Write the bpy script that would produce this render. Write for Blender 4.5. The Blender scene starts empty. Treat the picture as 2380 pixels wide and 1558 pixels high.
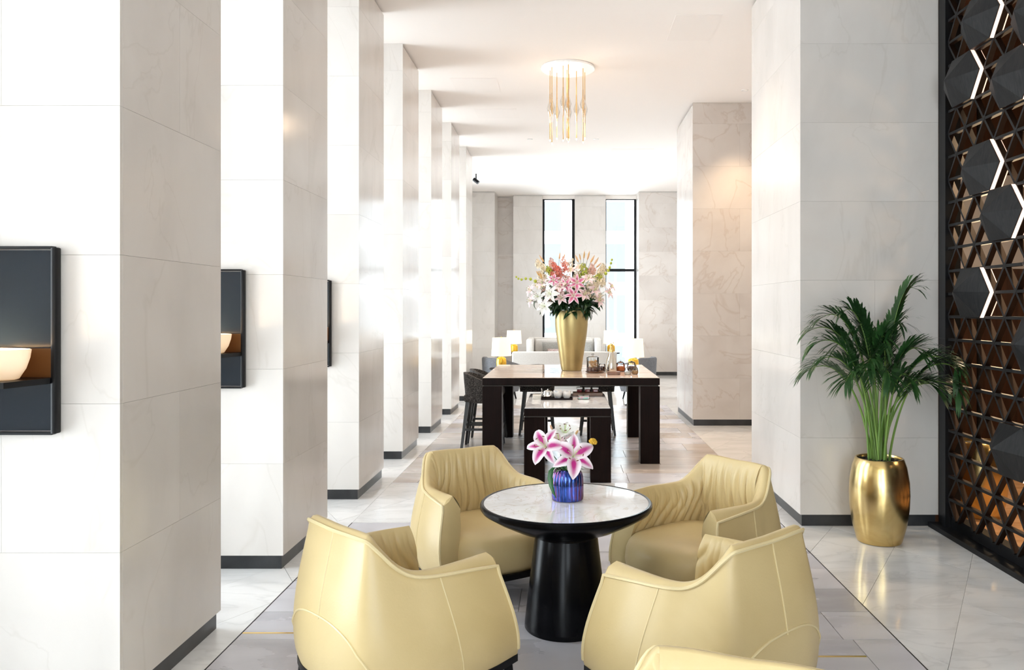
import bpy, math, random
from mathutils import Vector, Matrix, noise
R = math.radians
PI = math.pi
S = bpy.context.scene
COL = S.collection
random.seed(7)

# ------------------------------------------------------------------ camera
cam_d = bpy.data.cameras.new('camera')
cam = bpy.data.objects.new('camera', cam_d)
COL.objects.link(cam)
cam.location = (0, 0, 1.6)
cam.rotation_euler = (R(90), 0, 0)
cam_d.sensor_width = 36
cam_d.lens = 36 * 1850 / 2380
cam_d.shift_x = -126 / 2380
cam_d.shift_y = -61 / 2380
cam_d.clip_start = 0.05
cam_d.clip_end = 300
S.camera = cam

# ------------------------------------------------------------------ sky, exposure
S.view_settings.view_transform = 'Standard'
S.view_settings.look = 'None'
S.view_settings.gamma = 1
S.view_settings.use_curve_mapping = False
S.view_settings.exposure = 0.25
S.cycles.max_bounces = 14
S.cycles.diffuse_bounces = 7
S.cycles.glossy_bounces = 4
S.cycles.transparent_max_bounces = 12
S.cycles.sample_clamp_indirect = 8
world = bpy.data.worlds.new('overcast_sky')
S.world = world
world.use_nodes = True
bg = world.node_tree.nodes['Background']
bg.inputs['Color'].default_value = (0.90, 0.96, 1.0, 1)
bg.inputs['Strength'].default_value = 12.0

H = 4.416            # ceiling height
XL, XR = -1.735, 1.725
WX = -2.95           # window plane on the left
PIER_Y = [3.095 + 1.785 * k for k in range(-4, 7)]
PIER_D = 0.9
GAPS = [(PIER_Y[i] + PIER_D, PIER_Y[i + 1]) for i in range(len(PIER_Y) - 1)] + [(PIER_Y[-1] + PIER_D, 17.9)]
BACK_OPEN = [(-2.3, -0.9), (0.3, 1.6)]
FAR_WIN = [(-0.59, 0.215), (0.975, 1.715)]


def portal(loc, rot, sx, sy):
    d = bpy.data.lights.new('window_portal', 'AREA')
    d.shape = 'RECTANGLE'
    d.size, d.size_y = sx, sy
    d.energy = 1
    d.cycles.is_portal = True
    o = bpy.data.objects.new('window_portal', d)
    COL.objects.link(o)
    o.location = loc
    o.rotation_euler = rot


for a, b in GAPS:
    portal((WX - 0.12, (a + b) / 2, 2.15), (0, R(-90), 0), 4.2, b - a)
for a, b in BACK_OPEN:
    portal(((a + b) / 2, -4.15, 2.1), (R(90), 0, 0), b - a, 4.0)
for a, b in FAR_WIN:
    portal(((a + b) / 2, 20.15, 2.3), (R(-90), 0, 0), b - a, 4.2)


def lamp(kind, loc, energy, color, size=0.05, target=None, spot=None, blend=0.6):
    d = bpy.data.lights.new('lamp_light', kind)
    d.energy = energy
    d.color = color
    if kind == 'AREA':
        d.size = size
    else:
        d.shadow_soft_size = size
    if kind == 'SPOT':
        d.spot_size = spot
        d.spot_blend = blend
    o = bpy.data.objects.new('lamp_light', d)
    COL.objects.link(o)
    o.location = loc
    if target is not None:
        o.rotation_euler = (Vector(target) - Vector(loc)).to_track_quat('-Z', 'Y').to_euler()
    return o


WARM = (1.0, 0.74, 0.46)
WARM2 = (1.0, 0.76, 0.53)
# ceiling downlights, the second added out of view to warm piers and chairs (their trims are built with the ceiling)
DOWNLIGHTS = [(2.30, 10.25), (0.9, 6.7), (0.5, 13.2), (-0.6, 13.2), (1.0, 17.0), (-0.9, 17.0), (2.3, 8.2)]
lamp('SPOT', (2.30, 10.25, H - 0.03), 145, WARM, 0.04, (2.32, 10.6, 0), R(80), 0.9)
for dx, dy in DOWNLIGHTS[1:]:
    lamp('SPOT', (dx, dy, H - 0.03), 110, WARM2, 0.05, (dx, dy, 0), R(95), 0.9)
# the chandelier's own bulbs
lamp('POINT', (0.02, 9.29, 3.75), 9, WARM2, 0.12)
lamp('SPOT', (0.02, 9.29, 4.36), 260, WARM2, 0.12, (0.02, 9.2, 0), R(75), 0.8)
# warm lights of the bar behind the lattice screen
lamp('POINT', (4.3, 4.6, 2.2), 45, WARM, 0.15)
lamp('POINT', (3.7, 6.9, 1.9), 45, WARM, 0.15)
lamp('POINT', (4.6, 2.0, 2.9), 12, WARM, 0.15)

lamp('SPOT', (3.7, 5.9, 4.2), 420, WARM, 0.08, (3.4, 5.7, 0), R(70), 0.8)
lamp('SPOT', (3.5, 4.2, 4.2), 260, WARM, 0.08, (3.2, 4.4, 0), R(60), 0.8)

# ------------------------------------------------------------------ materials
MATS = {}


def nodes_of(m):
    m.use_nodes = True
    return m.node_tree.nodes, m.node_tree.links


def mat(name, col, rough=0.5, metal=0.0, spec=0.5, emit=None, estr=0.0, coat=0.0, sheen=0.0):
    m = bpy.data.materials.new(name)
    n, l = nodes_of(m)
    p = n['Principled BSDF']
    p.inputs['Base Color'].default_value = (*col, 1)
    p.inputs['Roughness'].default_value = rough
    p.inputs['Metallic'].default_value = metal
    p.inputs['Specular IOR Level'].default_value = spec
    p.inputs['Coat Weight'].default_value = coat
    p.inputs['Coat Roughness'].default_value = 0.05
    p.inputs['Sheen Weight'].default_value = sheen
    if emit:
        p.inputs['Emission Color'].default_value = (*emit, 1)
        p.inputs['Emission Strength'].default_value = estr
    MATS[name] = m
    return m


def ramp_node(n, stops):
    r = n.new('ShaderNodeValToRGB')
    e = r.color_ramp.elements
    while len(e) < len(stops):
        e.new(0.5)
    for k, (pos, c) in enumerate(stops):
        e[k].position = pos
        e[k].color = (*c, 1)
    return r


def coords(n, l, rnd=True, scale=(1, 1, 1)):
    """object coordinates shifted by the object's own random number, so alike pieces differ"""
    tc = n.new('ShaderNodeTexCoord')
    mp = n.new('ShaderNodeMapping')
    mp.inputs['Scale'].default_value = scale
    l.new(tc.outputs['Object'], mp.inputs['Vector'])
    if rnd:
        oi = n.new('ShaderNodeObjectInfo')
        ml = n.new('ShaderNodeMath')
        ml.operation = 'MULTIPLY'
        ml.inputs[1].default_value = 73.0
        l.new(oi.outputs['Random'], ml.inputs[0])
        l.new(ml.outputs[0], mp.inputs['Location'])
        return mp, oi
    return mp, None


def noisy(name, stops, scale=3.0, detail=6, rough=0.5, metal=0.0, stretch=(1, 1, 1), rnd=True, tone=0.0,
          bump=0.0, bump_scale=40, vein=None, vein_scale=1.2, coat=0.0, spec=0.5, distort=0.6, rough_var=0.0, sheen=0.0):
    m = mat(name, stops[0][1], rough, metal, spec, coat=coat, sheen=sheen)
    n, l = nodes_of(m)
    p = n['Principled BSDF']
    mp, oi = coords(n, l, rnd, stretch)
    nt = n.new('ShaderNodeTexNoise')
    nt.inputs['Scale'].default_value = scale
    nt.inputs['Detail'].default_value = detail
    nt.inputs['Distortion'].default_value = distort
    l.new(mp.outputs[0], nt.inputs['Vector'])
    rp = ramp_node(n, stops)
    l.new(nt.outputs['Fac'], rp.inputs['Fac'])
    out = rp.outputs['Color']
    if vein:
        vc, vw, vs = vein
        n2 = n.new('ShaderNodeTexNoise')
        n2.inputs['Scale'].default_value = vein_scale
        n2.inputs['Detail'].default_value = 5
        n2.inputs['Distortion'].default_value = 1.6
        l.new(mp.outputs[0], n2.inputs['Vector'])
        r2 = ramp_node(n, [(0.5 - vw, (0, 0, 0)), (0.5, (vs, vs, vs)), (0.5 + vw, (0, 0, 0))])
        l.new(n2.outputs['Fac'], r2.inputs['Fac'])
        mx = n.new('ShaderNodeMix')
        mx.data_type = 'RGBA'
        l.new(r2.outputs['Color'], mx.inputs['Factor'])
        l.new(out, mx.inputs['A'])
        mx.inputs['B'].default_value = (*vc, 1)
        out = mx.outputs['Result']
    if tone and oi:
        hs = n.new('ShaderNodeHueSaturation')
        mr = n.new('ShaderNodeMapRange')
        mr.inputs['To Min'].default_value = 1 - tone
        mr.inputs['To Max'].default_value = 1 + tone
        l.new(oi.outputs['Random'], mr.inputs['Value'])
        l.new(mr.outputs['Result'], hs.inputs['Value'])
        l.new(out, hs.inputs['Color'])
        out = hs.outputs['Color']
    l.new(out, p.inputs['Base Color'])
    if rough_var:
        mr = n.new('ShaderNodeMapRange')
        mr.inputs['To Min'].default_value = rough - rough_var
        mr.inputs['To Max'].default_value = rough + rough_var
        l.new(nt.outputs['Fac'], mr.inputs['Value'])
        l.new(mr.outputs['Result'], p.inputs['Roughness'])
    if bump:
        nb = n.new('ShaderNodeTexNoise')
        nb.inputs['Scale'].default_value = bump_scale
        nb.inputs['Detail'].default_value = 4
        l.new(mp.outputs[0], nb.inputs['Vector'])
        b = n.new('ShaderNodeBump')
        b.inputs['Strength'].default_value = bump
        b.inputs['Distance'].default_value = 0.004
        l.new(nb.outputs['Fac'], b.inputs['Height'])
        l.new(b.outputs[0], p.inputs['Normal'])
    return m


def thin_glass(name, tint=(0.96, 0.98, 0.98), gloss=0.12):
    m = bpy.data.materials.new(name)
    n, l = nodes_of(m)
    n.clear()
    o = n.new('ShaderNodeOutputMaterial')
    t = n.new('ShaderNodeBsdfTransparent')
    t.inputs['Color'].default_value = (*tint, 1)
    g = n.new('ShaderNodeBsdfGlossy')
    g.inputs['Roughness'].default_value = 0.03
    f = n.new('ShaderNodeFresnel')
    f.inputs['IOR'].default_value = 1.45
    mth = n.new('ShaderNodeMath')
    mth.operation = 'ADD'
    mth.inputs[1].default_value = gloss - 0.04
    l.new(f.outputs[0], mth.inputs[0])
    mx = n.new('ShaderNodeMixShader')
    l.new(mth.outputs[0], mx.inputs[0])
    l.new(t.outputs[0], mx.inputs[1])
    l.new(g.outputs[0], mx.inputs[2])
    l.new(mx.outputs[0], o.inputs['Surface'])
    MATS[name] = m
    return m


STONE = noisy('pier_stone', [(0.25, (0.615, 0.58, 0.545)), (0.5, (0.665, 0.628, 0.592)), (0.75, (0.695, 0.662, 0.628))],
              2.6, 10, 0.15, stretch=(1, 1, 0.5), tone=0.012, spec=0.38, vein=((0.50, 0.46, 0.41), 0.007, 0.22), vein_scale=0.9)
STONE_R = noisy('veined_stone', [(0.25, (0.55, 0.495, 0.455)), (0.5, (0.61, 0.56, 0.52)), (0.75, (0.65, 0.605, 0.565))],
                1.6, 8, 0.2, tone=0.03, vein=((0.44, 0.34, 0.27), 0.016, 0.36), vein_scale=0.8)
STONE_CORE = mat('stone_joint', (0.60, 0.58, 0.55), 0.5)
SHADOWGAP = mat('shadow_gap', (0.05, 0.045, 0.04), 0.8)
CEIL = mat('ceiling_plaster', (0.845, 0.795, 0.755), 0.85, spec=0.2)
CEILP = mat('ceiling_panel_paint', (0.828, 0.778, 0.738), 0.85, spec=0.2)
GREYTILE = noisy('grey_floor_stone', [(0.26, (0.40, 0.39, 0.425)), (0.5, (0.53, 0.52, 0.56)), (0.74, (0.62, 0.61, 0.65))],
                 1.6, 8, 0.28, stretch=(0.8, 2.2, 1), tone=0.08, distort=0.35, rough_var=0.08)
LAMPLITTILE = noisy('lamplit_floor_stone', [(0.28, (0.34, 0.295, 0.265)), (0.48, (0.46, 0.40, 0.36)), (0.72, (0.56, 0.495, 0.45))],
                1.6, 8, 0.25, stretch=(0.8, 2.2, 1), tone=0.13, distort=0.35, rough_var=0.08)  # tan colour paints patches of warm lamplight on the far floor
LIGHTTILE = noisy('light_floor_stone', [(0.28, (0.66, 0.655, 0.65)), (0.5, (0.74, 0.735, 0.73)), (0.75, (0.79, 0.785, 0.78))],
                  1.8, 8, 0.10, stretch=(0.9, 2.2, 1), tone=0.04, distort=1.2,
                  vein=((0.5, 0.5, 0.5), 0.03, 0.3), vein_scale=1.4)
GROUT = mat('floor_grout', (0.62, 0.61, 0.60), 0.7)
BLACKMETAL = mat('dark_metal', (0.008, 0.008, 0.009), 0.38, 0.1, 0.2)
BASEM = noisy('baseboard_metal', [(0.3, (0.035, 0.037, 0.04)), (0.7, (0.06, 0.062, 0.066))], 5, 4, 0.3, 0.55)
LEATHER = noisy('cream_leather', [(0.3, (0.59, 0.455, 0.222)), (0.7, (0.65, 0.51, 0.262))], 3, 4, 0.37, bump=0.10, bump_scale=120, rnd=False)
PIPING = mat('leather_piping', (0.72, 0.60, 0.34), 0.4)
ESPRESSO = noisy('espresso_wood', [(0.3, (0.006, 0.003, 0.0025)), (0.7, (0.013, 0.006, 0.005))], 6, 5, 0.36, stretch=(8, 8, 0.6), spec=0.07)
PEDESTAL = mat('black_pedestal', (0.003, 0.003, 0.004), 0.22, spec=0.12)
TABLEMARBLE = noisy('round_table_marble', [(0.3, (0.74, 0.73, 0.71)), (0.5, (0.83, 0.83, 0.83)), (0.7, (0.86, 0.86, 0.87))], 9, 10, 0.05,
                    vein=((0.52, 0.42, 0.32), 0.02, 0.5), vein_scale=5)
PINKMARBLE = noisy('beige_table_stone', [(0.3, (0.66, 0.52, 0.43)), (0.5, (0.76, 0.62, 0.53)), (0.7, (0.80, 0.69, 0.61))], 3, 8, 0.05,
                   stretch=(0.5, 3, 1))
WHITEMARBLE = noisy('white_table_marble', [(0.3, (0.76, 0.76, 0.77)), (0.5, (0.85, 0.85, 0.86)), (0.7, (0.87, 0.87, 0.88))], 4, 9, 0.05,
                    vein=((0.40, 0.42, 0.46), 0.03, 0.6), vein_scale=3)
GOLDLEAF = noisy('gold_leaf', [(0.3, (0.52, 0.36, 0.12)), (0.5, (0.72, 0.54, 0.24)), (0.75, (0.82, 0.66, 0.36))], 4, 8, 0.24, 1.0,
                 rough_var=0.08, stretch=(1, 1, 1.2))
GOLDSATIN = noisy('satin_gold', [(0.3, (0.40, 0.31, 0.135)), (0.7, (0.47, 0.37, 0.17))], 3, 4, 0.38, 0.9)
GOLD = mat('polished_gold', (0.83, 0.58, 0.20), 0.18, 1.0)
YGOLD = mat('amber_lamp_glaze', (0.85, 0.48, 0.04), 0.15, 0.55)
SILVER = mat('polished_silver', (0.78, 0.77, 0.76), 0.1, 1.0)
SILVERGOLD = mat('champagne_metal', (0.70, 0.64, 0.55), 0.14, 1.0)
GLASS = thin_glass('window_glass', (0.97, 0.99, 1.0), 0.05)
JARGLASS = thin_glass('jar_glass', (0.95, 0.96, 0.96), 0.055)
LATTICE = noisy('charcoal_lattice', [(0.3, (0.010, 0.010, 0.010)), (0.7, (0.022, 0.021, 0.021))], 20, 4, 0.5, stretch=(1, 1, 8), spec=0.15)
PODM = noisy('charcoal_pod', [(0.3, (0.010, 0.010, 0.011)), (0.7, (0.022, 0.0215, 0.0215))], 14, 5, 0.45, stretch=(1, 6, 1), spec=0.16)
BRONZE = mat('copper_reveal', (0.020, 0.009, 0.005), 0.5, 0.3, 0.2)
EDGEGLOW = mat('painted_edge_highlight', (1, 0.85, 0.75), 0.5, emit=(1.0, 0.66, 0.50), estr=1.1)  # emission paints the bright edge lines of the pods
BARWOOD = noisy('bar_wall_wood', [(0.3, (0.045, 0.02, 0.011)), (0.7, (0.085, 0.04, 0.022))], 3, 5, 0.3, stretch=(6, 6, 0.5))
BARFLOOR = noisy('bar_floor_wood', [(0.3, (0.34, 0.19, 0.10)), (0.7, (0.48, 0.29, 0.17))], 4, 5, 0.25, stretch=(1, 5, 1))
TWEED = noisy('dark_tweed', [(0.38, (0.014, 0.013, 0.013)), (0.5, (0.045, 0.04, 0.038)), (0.66, (0.15, 0.135, 0.125))], 90, 3, 0.9, rnd=False, bump=0.4, bump_scale=90)
STOOLWOOD = mat('black_stool_wood', (0.010, 0.009, 0.009), 0.35)
SOFAF = noisy('pale_sofa_fabric', [(0.3, (0.54, 0.53, 0.51)), (0.7, (0.62, 0.61, 0.59))], 60, 3, 0.9, rnd=False)
CUSHG = noisy('grey_cushion_fabric', [(0.3, (0.22, 0.22, 0.21)), (0.7, (0.32, 0.32, 0.31))], 50, 3, 0.9)
CUSHP = noisy('patterned_cushion_fabric', [(0.35, (0.5, 0.46, 0.44)), (0.5, (0.30, 0.2, 0.2)), (0.65, (0.55, 0.5, 0.48))], 25, 3, 0.9)
TUBF = noisy('slate_chair_fabric', [(0.3, (0.13, 0.14, 0.16)), (0.7, (0.19, 0.2, 0.22))], 40, 3, 0.8)
SHADE = mat('lit_lamp_shade', (0.9, 0.85, 0.75), 0.8, emit=(1.0, 0.86, 0.62), estr=0.5)
BOWLM = mat('lit_glass_bowl', (0.9, 0.8, 0.65), 0.35, emit=(1.0, 0.62, 0.32), estr=0.42)
PANELM = mat('sconce_dark_glass', (0.008, 0.013, 0.02), 0.14, 0.0, 0.35)
BROWNP = mat('sconce_bronze_band', (0.14, 0.06, 0.018), 0.3, 0.6)
GREEN = noisy('palm_green', [(0.3, (0.012, 0.045, 0.012)), (0.7, (0.03, 0.10, 0.022))], 6, 3, 0.42, tone=0.25)
STEMG = noisy('palm_stem_green', [(0.3, (0.10, 0.20, 0.03)), (0.7, (0.20, 0.32, 0.07))], 6, 3, 0.45, stretch=(1, 1, .3))
LEAFD = noisy('bouquet_leaf_green', [(0.3, (0.008, 0.03, 0.010)), (0.7, (0.022, 0.07, 0.02))], 8, 3, 0.35, tone=0.3)
LEAFV = noisy('vase_leaf_green', [(0.3, (0.012, 0.08, 0.02)), (0.7, (0.03, 0.16, 0.04))], 8, 3, 0.35)
SOIL = mat('dark_pebbles', (0.02, 0.019, 0.018), 0.6)
PODGREEN = mat('lime_pod', (0.42, 0.46, 0.05), 0.5)
YELLOWF = mat('mustard_petal', (0.70, 0.42, 0.03), 0.6)
CREAMF = mat('cream_petal', (0.80, 0.70, 0.52), 0.6)
PALEPINK = mat('blush_petal', (0.80, 0.50, 0.42), 0.6)
CORAL = mat('coral_petal', (0.75, 0.22, 0.16), 0.6)
BUDM = noisy('tan_bud', [(0.35, (0.62, 0.38, 0.12)), (0.65, (0.70, 0.45, 0.30))], 20, 2, 0.5)
ANTHER = mat('rust_anther', (0.16, 0.03, 0.015), 0.7)
FILAM = mat('pale_green_filament', (0.62, 0.72, 0.35), 0.5)
COOKIE = noisy('biscuit', [(0.3, (0.42, 0.22, 0.07)), (0.7, (0.62, 0.38, 0.16))], 30, 3, 0.7)
DARKSWEET = mat('dark_sweet', (0.09, 0.022, 0.012), 0.3)
ORANGESWEET = mat('orange_sweet', (0.66, 0.16, 0.02), 0.3)
WALNUT = noisy('walnut_wood', [(0.3, (0.11, 0.045, 0.02)), (0.7, (0.21, 0.095, 0.045))], 10, 4, 0.35, stretch=(1, 6, 1))
PORCEL = noisy('marbled_porcelain', [(0.35, (0.45, 0.47, 0.52)), (0.5, (0.75, 0.72, 0.69)), (0.7, (0.8, 0.79, 0.78))], 18, 5, 0.15)
WHITEP = mat('white_ceramic', (0.78, 0.76, 0.74), 0.3)
REDJAM = mat('dark_red_jar', (0.16, 0.012, 0.014), 0.15)
NAPKIN = mat('ivory_napkin', (0.74, 0.71, 0.66), 0.85)
SWEETG = noisy('assorted_sweets', [(0.4, (0.2, 0.5, 0.4)), (0.6, (0.6, 0.2, 0.3))], 40, 2, 0.4)
FACADE = mat('pale_facade', (0.72, 0.74, 0.75), 0.8)
FWIN = mat('facade_window_pane', (0.072, 0.080, 0.084), 0.6, spec=0.1)
CLEARROD = thin_glass('clear_pendant_glass', (0.98, 0.94, 0.86), 0.10)
CHROME = mat('white_enamel_canopy', (0.9, 0.89, 0.87), 0.2)
BULBM = mat('pendant_bulb', (1, 0.9, 0.7), 0.4, emit=(1.0, 0.80, 0.52), estr=2.0)
PENDGOLD = mat('pendant_brass', (0.80, 0.50, 0.14), 0.25, 0.85)
PALEPANEL = mat('pale_bar_panel', (0.62, 0.62, 0.66), 0.4)


def petal_mat(name, edge, core, strength=1.0, thr=0.26):
    """petal pigment: a coloured midrib band fading to the pale edge, by the petal's own UV"""
    m = mat(name, edge, 0.5)
    n, l = nodes_of(m)
    p = n['Principled BSDF']
    uv = n.new('ShaderNodeUVMap')
    sp = n.new('ShaderNodeSeparateXYZ')
    l.new(uv.outputs[0], sp.inputs[0])
    r1 = ramp_node(n, [(0.0, (1, 1, 1)), (thr * 0.45, (0.9, 0.9, 0.9)), (thr, (0.35, 0.35, 0.35)), (thr * 1.6, (0, 0, 0))])
    a = n.new('ShaderNodeMath'); a.operation = 'SUBTRACT'; a.inputs[1].default_value = 0.5
    b = n.new('ShaderNodeMath'); b.operation = 'ABSOLUTE'
    l.new(sp.outputs['X'], a.inputs[0]); l.new(a.outputs[0], b.inputs[0]); l.new(b.outputs[0], r1.inputs['Fac'])
    r2 = ramp_node(n, [(0.0, (0.1, 0.1, 0.1)), (0.14, (0.55, 0.55, 0.55)), (0.35, (1, 1, 1)), (0.72, (0.6, 0.6, 0.6)), (0.95, (0.05, 0.05, 0.05))])
    l.new(sp.outputs['Y'], r2.inputs['Fac'])
    c = n.new('ShaderNodeMath'); c.operation = 'MULTIPLY'
    l.new(r1.outputs[0], c.inputs[0]); l.new(r2.outputs[0], c.inputs[1])
    d = n.new('ShaderNodeMath'); d.operation = 'MULTIPLY'; d.inputs[1].default_value = strength
    l.new(c.outputs[0], d.inputs[0])
    mx = n.new('ShaderNodeMix'); mx.data_type = 'RGBA'
    l.new(d.outputs[0], mx.inputs['Factor'])
    mx.inputs['A'].default_value = (*edge, 1)
    mx.inputs['B'].default_value = (*core, 1)
    l.new(mx.outputs['Result'], p.inputs['Base Color'])
    return m


PINKPETAL = petal_mat('pink_lily_petal', (0.84, 0.76, 0.81), (0.46, 0.008, 0.20), 1.3, 0.225)
HOTPETAL = petal_mat('hot_pink_lily_petal', (0.80, 0.66, 0.70), (0.66, 0.04, 0.22), thr=0.3)
WHITEPETAL = petal_mat('white_lily_petal', (0.82, 0.81, 0.79), (0.74, 0.78, 0.62), 0.35, 0.10)
BLUSHPETAL = petal_mat('blush_lily_petal', (0.80, 0.70, 0.70), (0.75, 0.38, 0.50), 0.6)


def iridescent():
    m = mat('iridescent_glaze', (0.1, 0.1, 0.5), 0.1, 0.85)
    n, l = nodes_of(m)
    p = n['Principled BSDF']
    mp, _ = coords(n, l, False)
    w = n.new('ShaderNodeTexNoise'); w.inputs['Scale'].default_value = 14; w.inputs['Detail'].default_value = 2
    l.new(mp.outputs[0], w.inputs['Vector'])
    lw = n.new('ShaderNodeLayerWeight'); lw.inputs['Blend'].default_value = 0.45
    ad = n.new('ShaderNodeMath'); ad.operation = 'MULTIPLY_ADD'; ad.inputs[1].default_value = 0.8
    l.new(lw.outputs['Facing'], ad.inputs[0]); l.new(w.outputs['Fac'], ad.inputs[2])
    rp = ramp_node(n, [(0.36, (0.015, 0.012, 0.03)), (0.52, (0.04, 0.10, 0.42)), (0.66, (0.10, 0.14, 0.55)), (0.82, (0.24, 0.09, 0.26)), (1.0, (0.05, 0.015, 0.02))])
    l.new(ad.outputs[0], rp.inputs['Fac'])
    l.new(rp.outputs['Color'], p.inputs['Base Color'])
    return m


IRID = iridescent()


# ------------------------------------------------------------------ mesh helpers
class MB:
    def __init__(s):
        s.v, s.f, s.m, s.uv = [], [], [], None

    def add(s, vs, fs, mi=0):
        b = len(s.v)
        s.v += [tuple(p) for p in vs]
        s.f += [tuple(b + i for i in q) for q in fs]
        s.m += [mi] * len(fs)
        return s

    def box(s, x0, x1, y0, y1, z0, z1, mi=0):
        return s.add([(x0, y0, z0), (x1, y0, z0), (x1, y1, z0), (x0, y1, z0), (x0, y0, z1), (x1, y0, z1), (x1, y1, z1), (x0, y1, z1)],
                     [(3, 2, 1, 0), (4, 5, 6, 7), (0, 1, 5, 4), (1, 2, 6, 5), (2, 3, 7, 6), (3, 0, 4, 7)], mi)

    def rbox(s, x0, x1, y0, y1, z0, z1, r=0.02, n=3, mi=0):
        """box with rounded edges: rings of a rounded rectangle"""
        r = min(r, (x1 - x0) / 2.01, (y1 - y0) / 2.01, (z1 - z0) / 2.01)
        cx, cy = (x0 + x1) / 2, (y0 + y1) / 2
        rings = []
        prof = [(math.sin(PI / 2 * k / n), 1 - math.cos(PI / 2 * k / n)) for k in range(n + 1)]
        levels = [(z0 + r * (1 - math.sin(PI / 2 * k / n)), r * (1 - math.cos(PI / 2 * k / n))) for k in range(n, -1, -1)]
        levels += [(z1 - r * (1 - math.sin(PI / 2 * k / n)), r * (1 - math.cos(PI / 2 * k / n))) for k in range(0, n + 1)]
        for z, ins in levels:
            hx, hy = (x1 - x0) / 2 - ins, (y1 - y0) / 2 - ins
            rr = max(r - ins, 0.0005)
            ring = []
            for q in range(4):
                sx, sy = [(1, 1), (-1, 1), (-1, -1), (1, -1)][q]
                for k in range(n + 1):
                    a = PI / 2 * q + PI / 2 * k / n
                    ring.append((cx + sx * (hx - rr) + rr * math.cos(a), cy + sy * (hy - rr) + rr * math.sin(a), z))
            rings.append(ring)
        return s.loft(rings, True, True, mi)

    def loft(s, rings, capa=True, capb=True, mi=0, closed=True):
        n = len(rings[0])
        vs = [p for r in rings for p in r]
        fs = []
        for i in range(len(rings) - 1):
            for j in range(n if closed else n - 1):
                a, b = i * n + j, i * n + (j + 1) % n
                fs.append((a, b, b + n, a + n))
        if capa:
            fs.append(tuple(reversed(range(n))))
        if capb:
            fs.append(tuple((len(rings) - 1) * n + j for j in range(n)))
        return s.add(vs, fs, mi)

    def lathe(s, prof, n=32, c=(0, 0, 0), mi=0, flute=None, capa=True, capb=True):
        rings = []
        for r, z in prof:
            ring = []
            for k in range(n):
                a = 2 * PI * k / n
                q = r * (flute(a, z) if flute else 1)
                ring.append((c[0] + q * math.cos(a), c[1] + q * math.sin(a), c[2] + z))
            rings.append(ring)
        return s.loft(rings, capa, capb, mi)

    def tube(s, pts, rad, n=8, mi=0, cap=True):
        pts = [Vector(p) for p in pts]
        rings = []
        up = Vector((0, 0, 1))
        for i, p in enumerate(pts):
            t = (pts[min(i + 1, len(pts) - 1)] - pts[max(i - 1, 0)]).normalized()
            if i == 0:
                a = t.cross(up)
                if a.length < 1e-3:
                    a = t.cross(Vector((1, 0, 0)))
                a.normalize()
            else:
                a = (a - t * a.dot(t)).normalized()
            b = t.cross(a)
            r = rad[i] if isinstance(rad, (list, tuple)) else rad
            rings.append([p + a * (r * math.cos(2 * PI * k / n)) + b * (r * math.sin(2 * PI * k / n)) for k in range(n)])
        return s.loft(rings, cap, cap, mi)

    def bar(s, p0, p1, w, d, axis, mi=0, mside=None):
        """square bar from p0 to p1; axis = the depth direction"""
        p0, p1, ax = Vector(p0), Vector(p1), Vector(axis).normalized()
        t = (p1 - p0).normalized()
        w_ = t.cross(ax).normalized() * (w / 2)
        dd = ax * d
        vs = []
        for p in (p0, p1):
            vs += [p - w_, p + w_, p + w_ + dd, p - w_ + dd]
        fs = [(0, 1, 5, 4), (1, 2, 6, 5), (2, 3, 7, 6), (3, 0, 4, 7), (3, 2, 1, 0), (4, 5, 6, 7)]
        b = len(s.v)
        s.v += [tuple(v) for v in vs]
        s.f += [tuple(b + i for i in q) for q in fs]
        ms = mi if mside is None else mside
        s.m += [mi, ms, mi, ms, ms, ms]
        return s

    def leg(s, a, b, ra, rb, mi=0):
        """square tapered leg"""
        vs = [(a[0] + i * ra, a[1] + j * ra, a[2]) for i, j in ((-1, -1), (1, -1), (1, 1), (-1, 1))]
        vs += [(b[0] + i * rb, b[1] + j * rb, b[2]) for i, j in ((-1, -1), (1, -1), (1, 1), (-1, 1))]
        return s.add(vs, [(3, 2, 1, 0), (4, 5, 6, 7), (0, 1, 5, 4), (1, 2, 6, 5), (2, 3, 7, 6), (3, 0, 4, 7)], mi)

    def sphere(s, c, r, n=10, m=6, sc=(1, 1, 1), mi=0):
        rings = []
        for i in range(m + 1):
            a = -PI / 2 + PI * i / m
            rr = max(math.cos(a), 0.02)
            rings.append([(c[0] + r * sc[0] * rr * math.cos(2 * PI * k / n), c[1] + r * sc[1] * rr * math.sin(2 * PI * k / n), c[2] + r * sc[2] * math.sin(a)) for k in range(n)])
        return s.loft(rings, True, True, mi)

    def mesh(s, name, mats, smooth=False, ang=40):
        me = bpy.data.meshes.new(name)
        me.from_pydata(s.v, [], s.f)
        for q in (mats if isinstance(mats, (list, tuple)) else [mats]):
            me.materials.append(q)
        if any(s.m):
            me.polygons.foreach_set('material_index', s.m)
        if s.uv:
            u = me.uv_layers.new(name='UVMap')
            for lp in me.loops:
                u.data[lp.index].uv = s.uv[lp.vertex_index]
        if smooth:
            me.polygons.foreach_set('use_smooth', [True] * len(me.polygons))
            me.set_sharp_from_angle(angle=R(ang))
        me.update()
        return me

    def build(s, name, mats, parent=None, smooth=False, loc=None, ang=40):
        return obj(name, s.mesh(name, mats, smooth, ang), parent, loc)


def obj(name, me, parent=None, loc=None, rot=None):
    o = bpy.data.objects.new(name, me)
    COL.objects.link(o)
    if parent:
        o.parent = parent
    if loc:
        o.location = loc
    if rot:
        o.rotation_euler = rot
    return o


def tag(o, label=None, cat=None, group=None, kind=None):
    if label: o['label'] = label
    if cat: o['category'] = cat
    if group: o['group'] = group
    if kind: o['kind'] = kind
    return o


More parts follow.
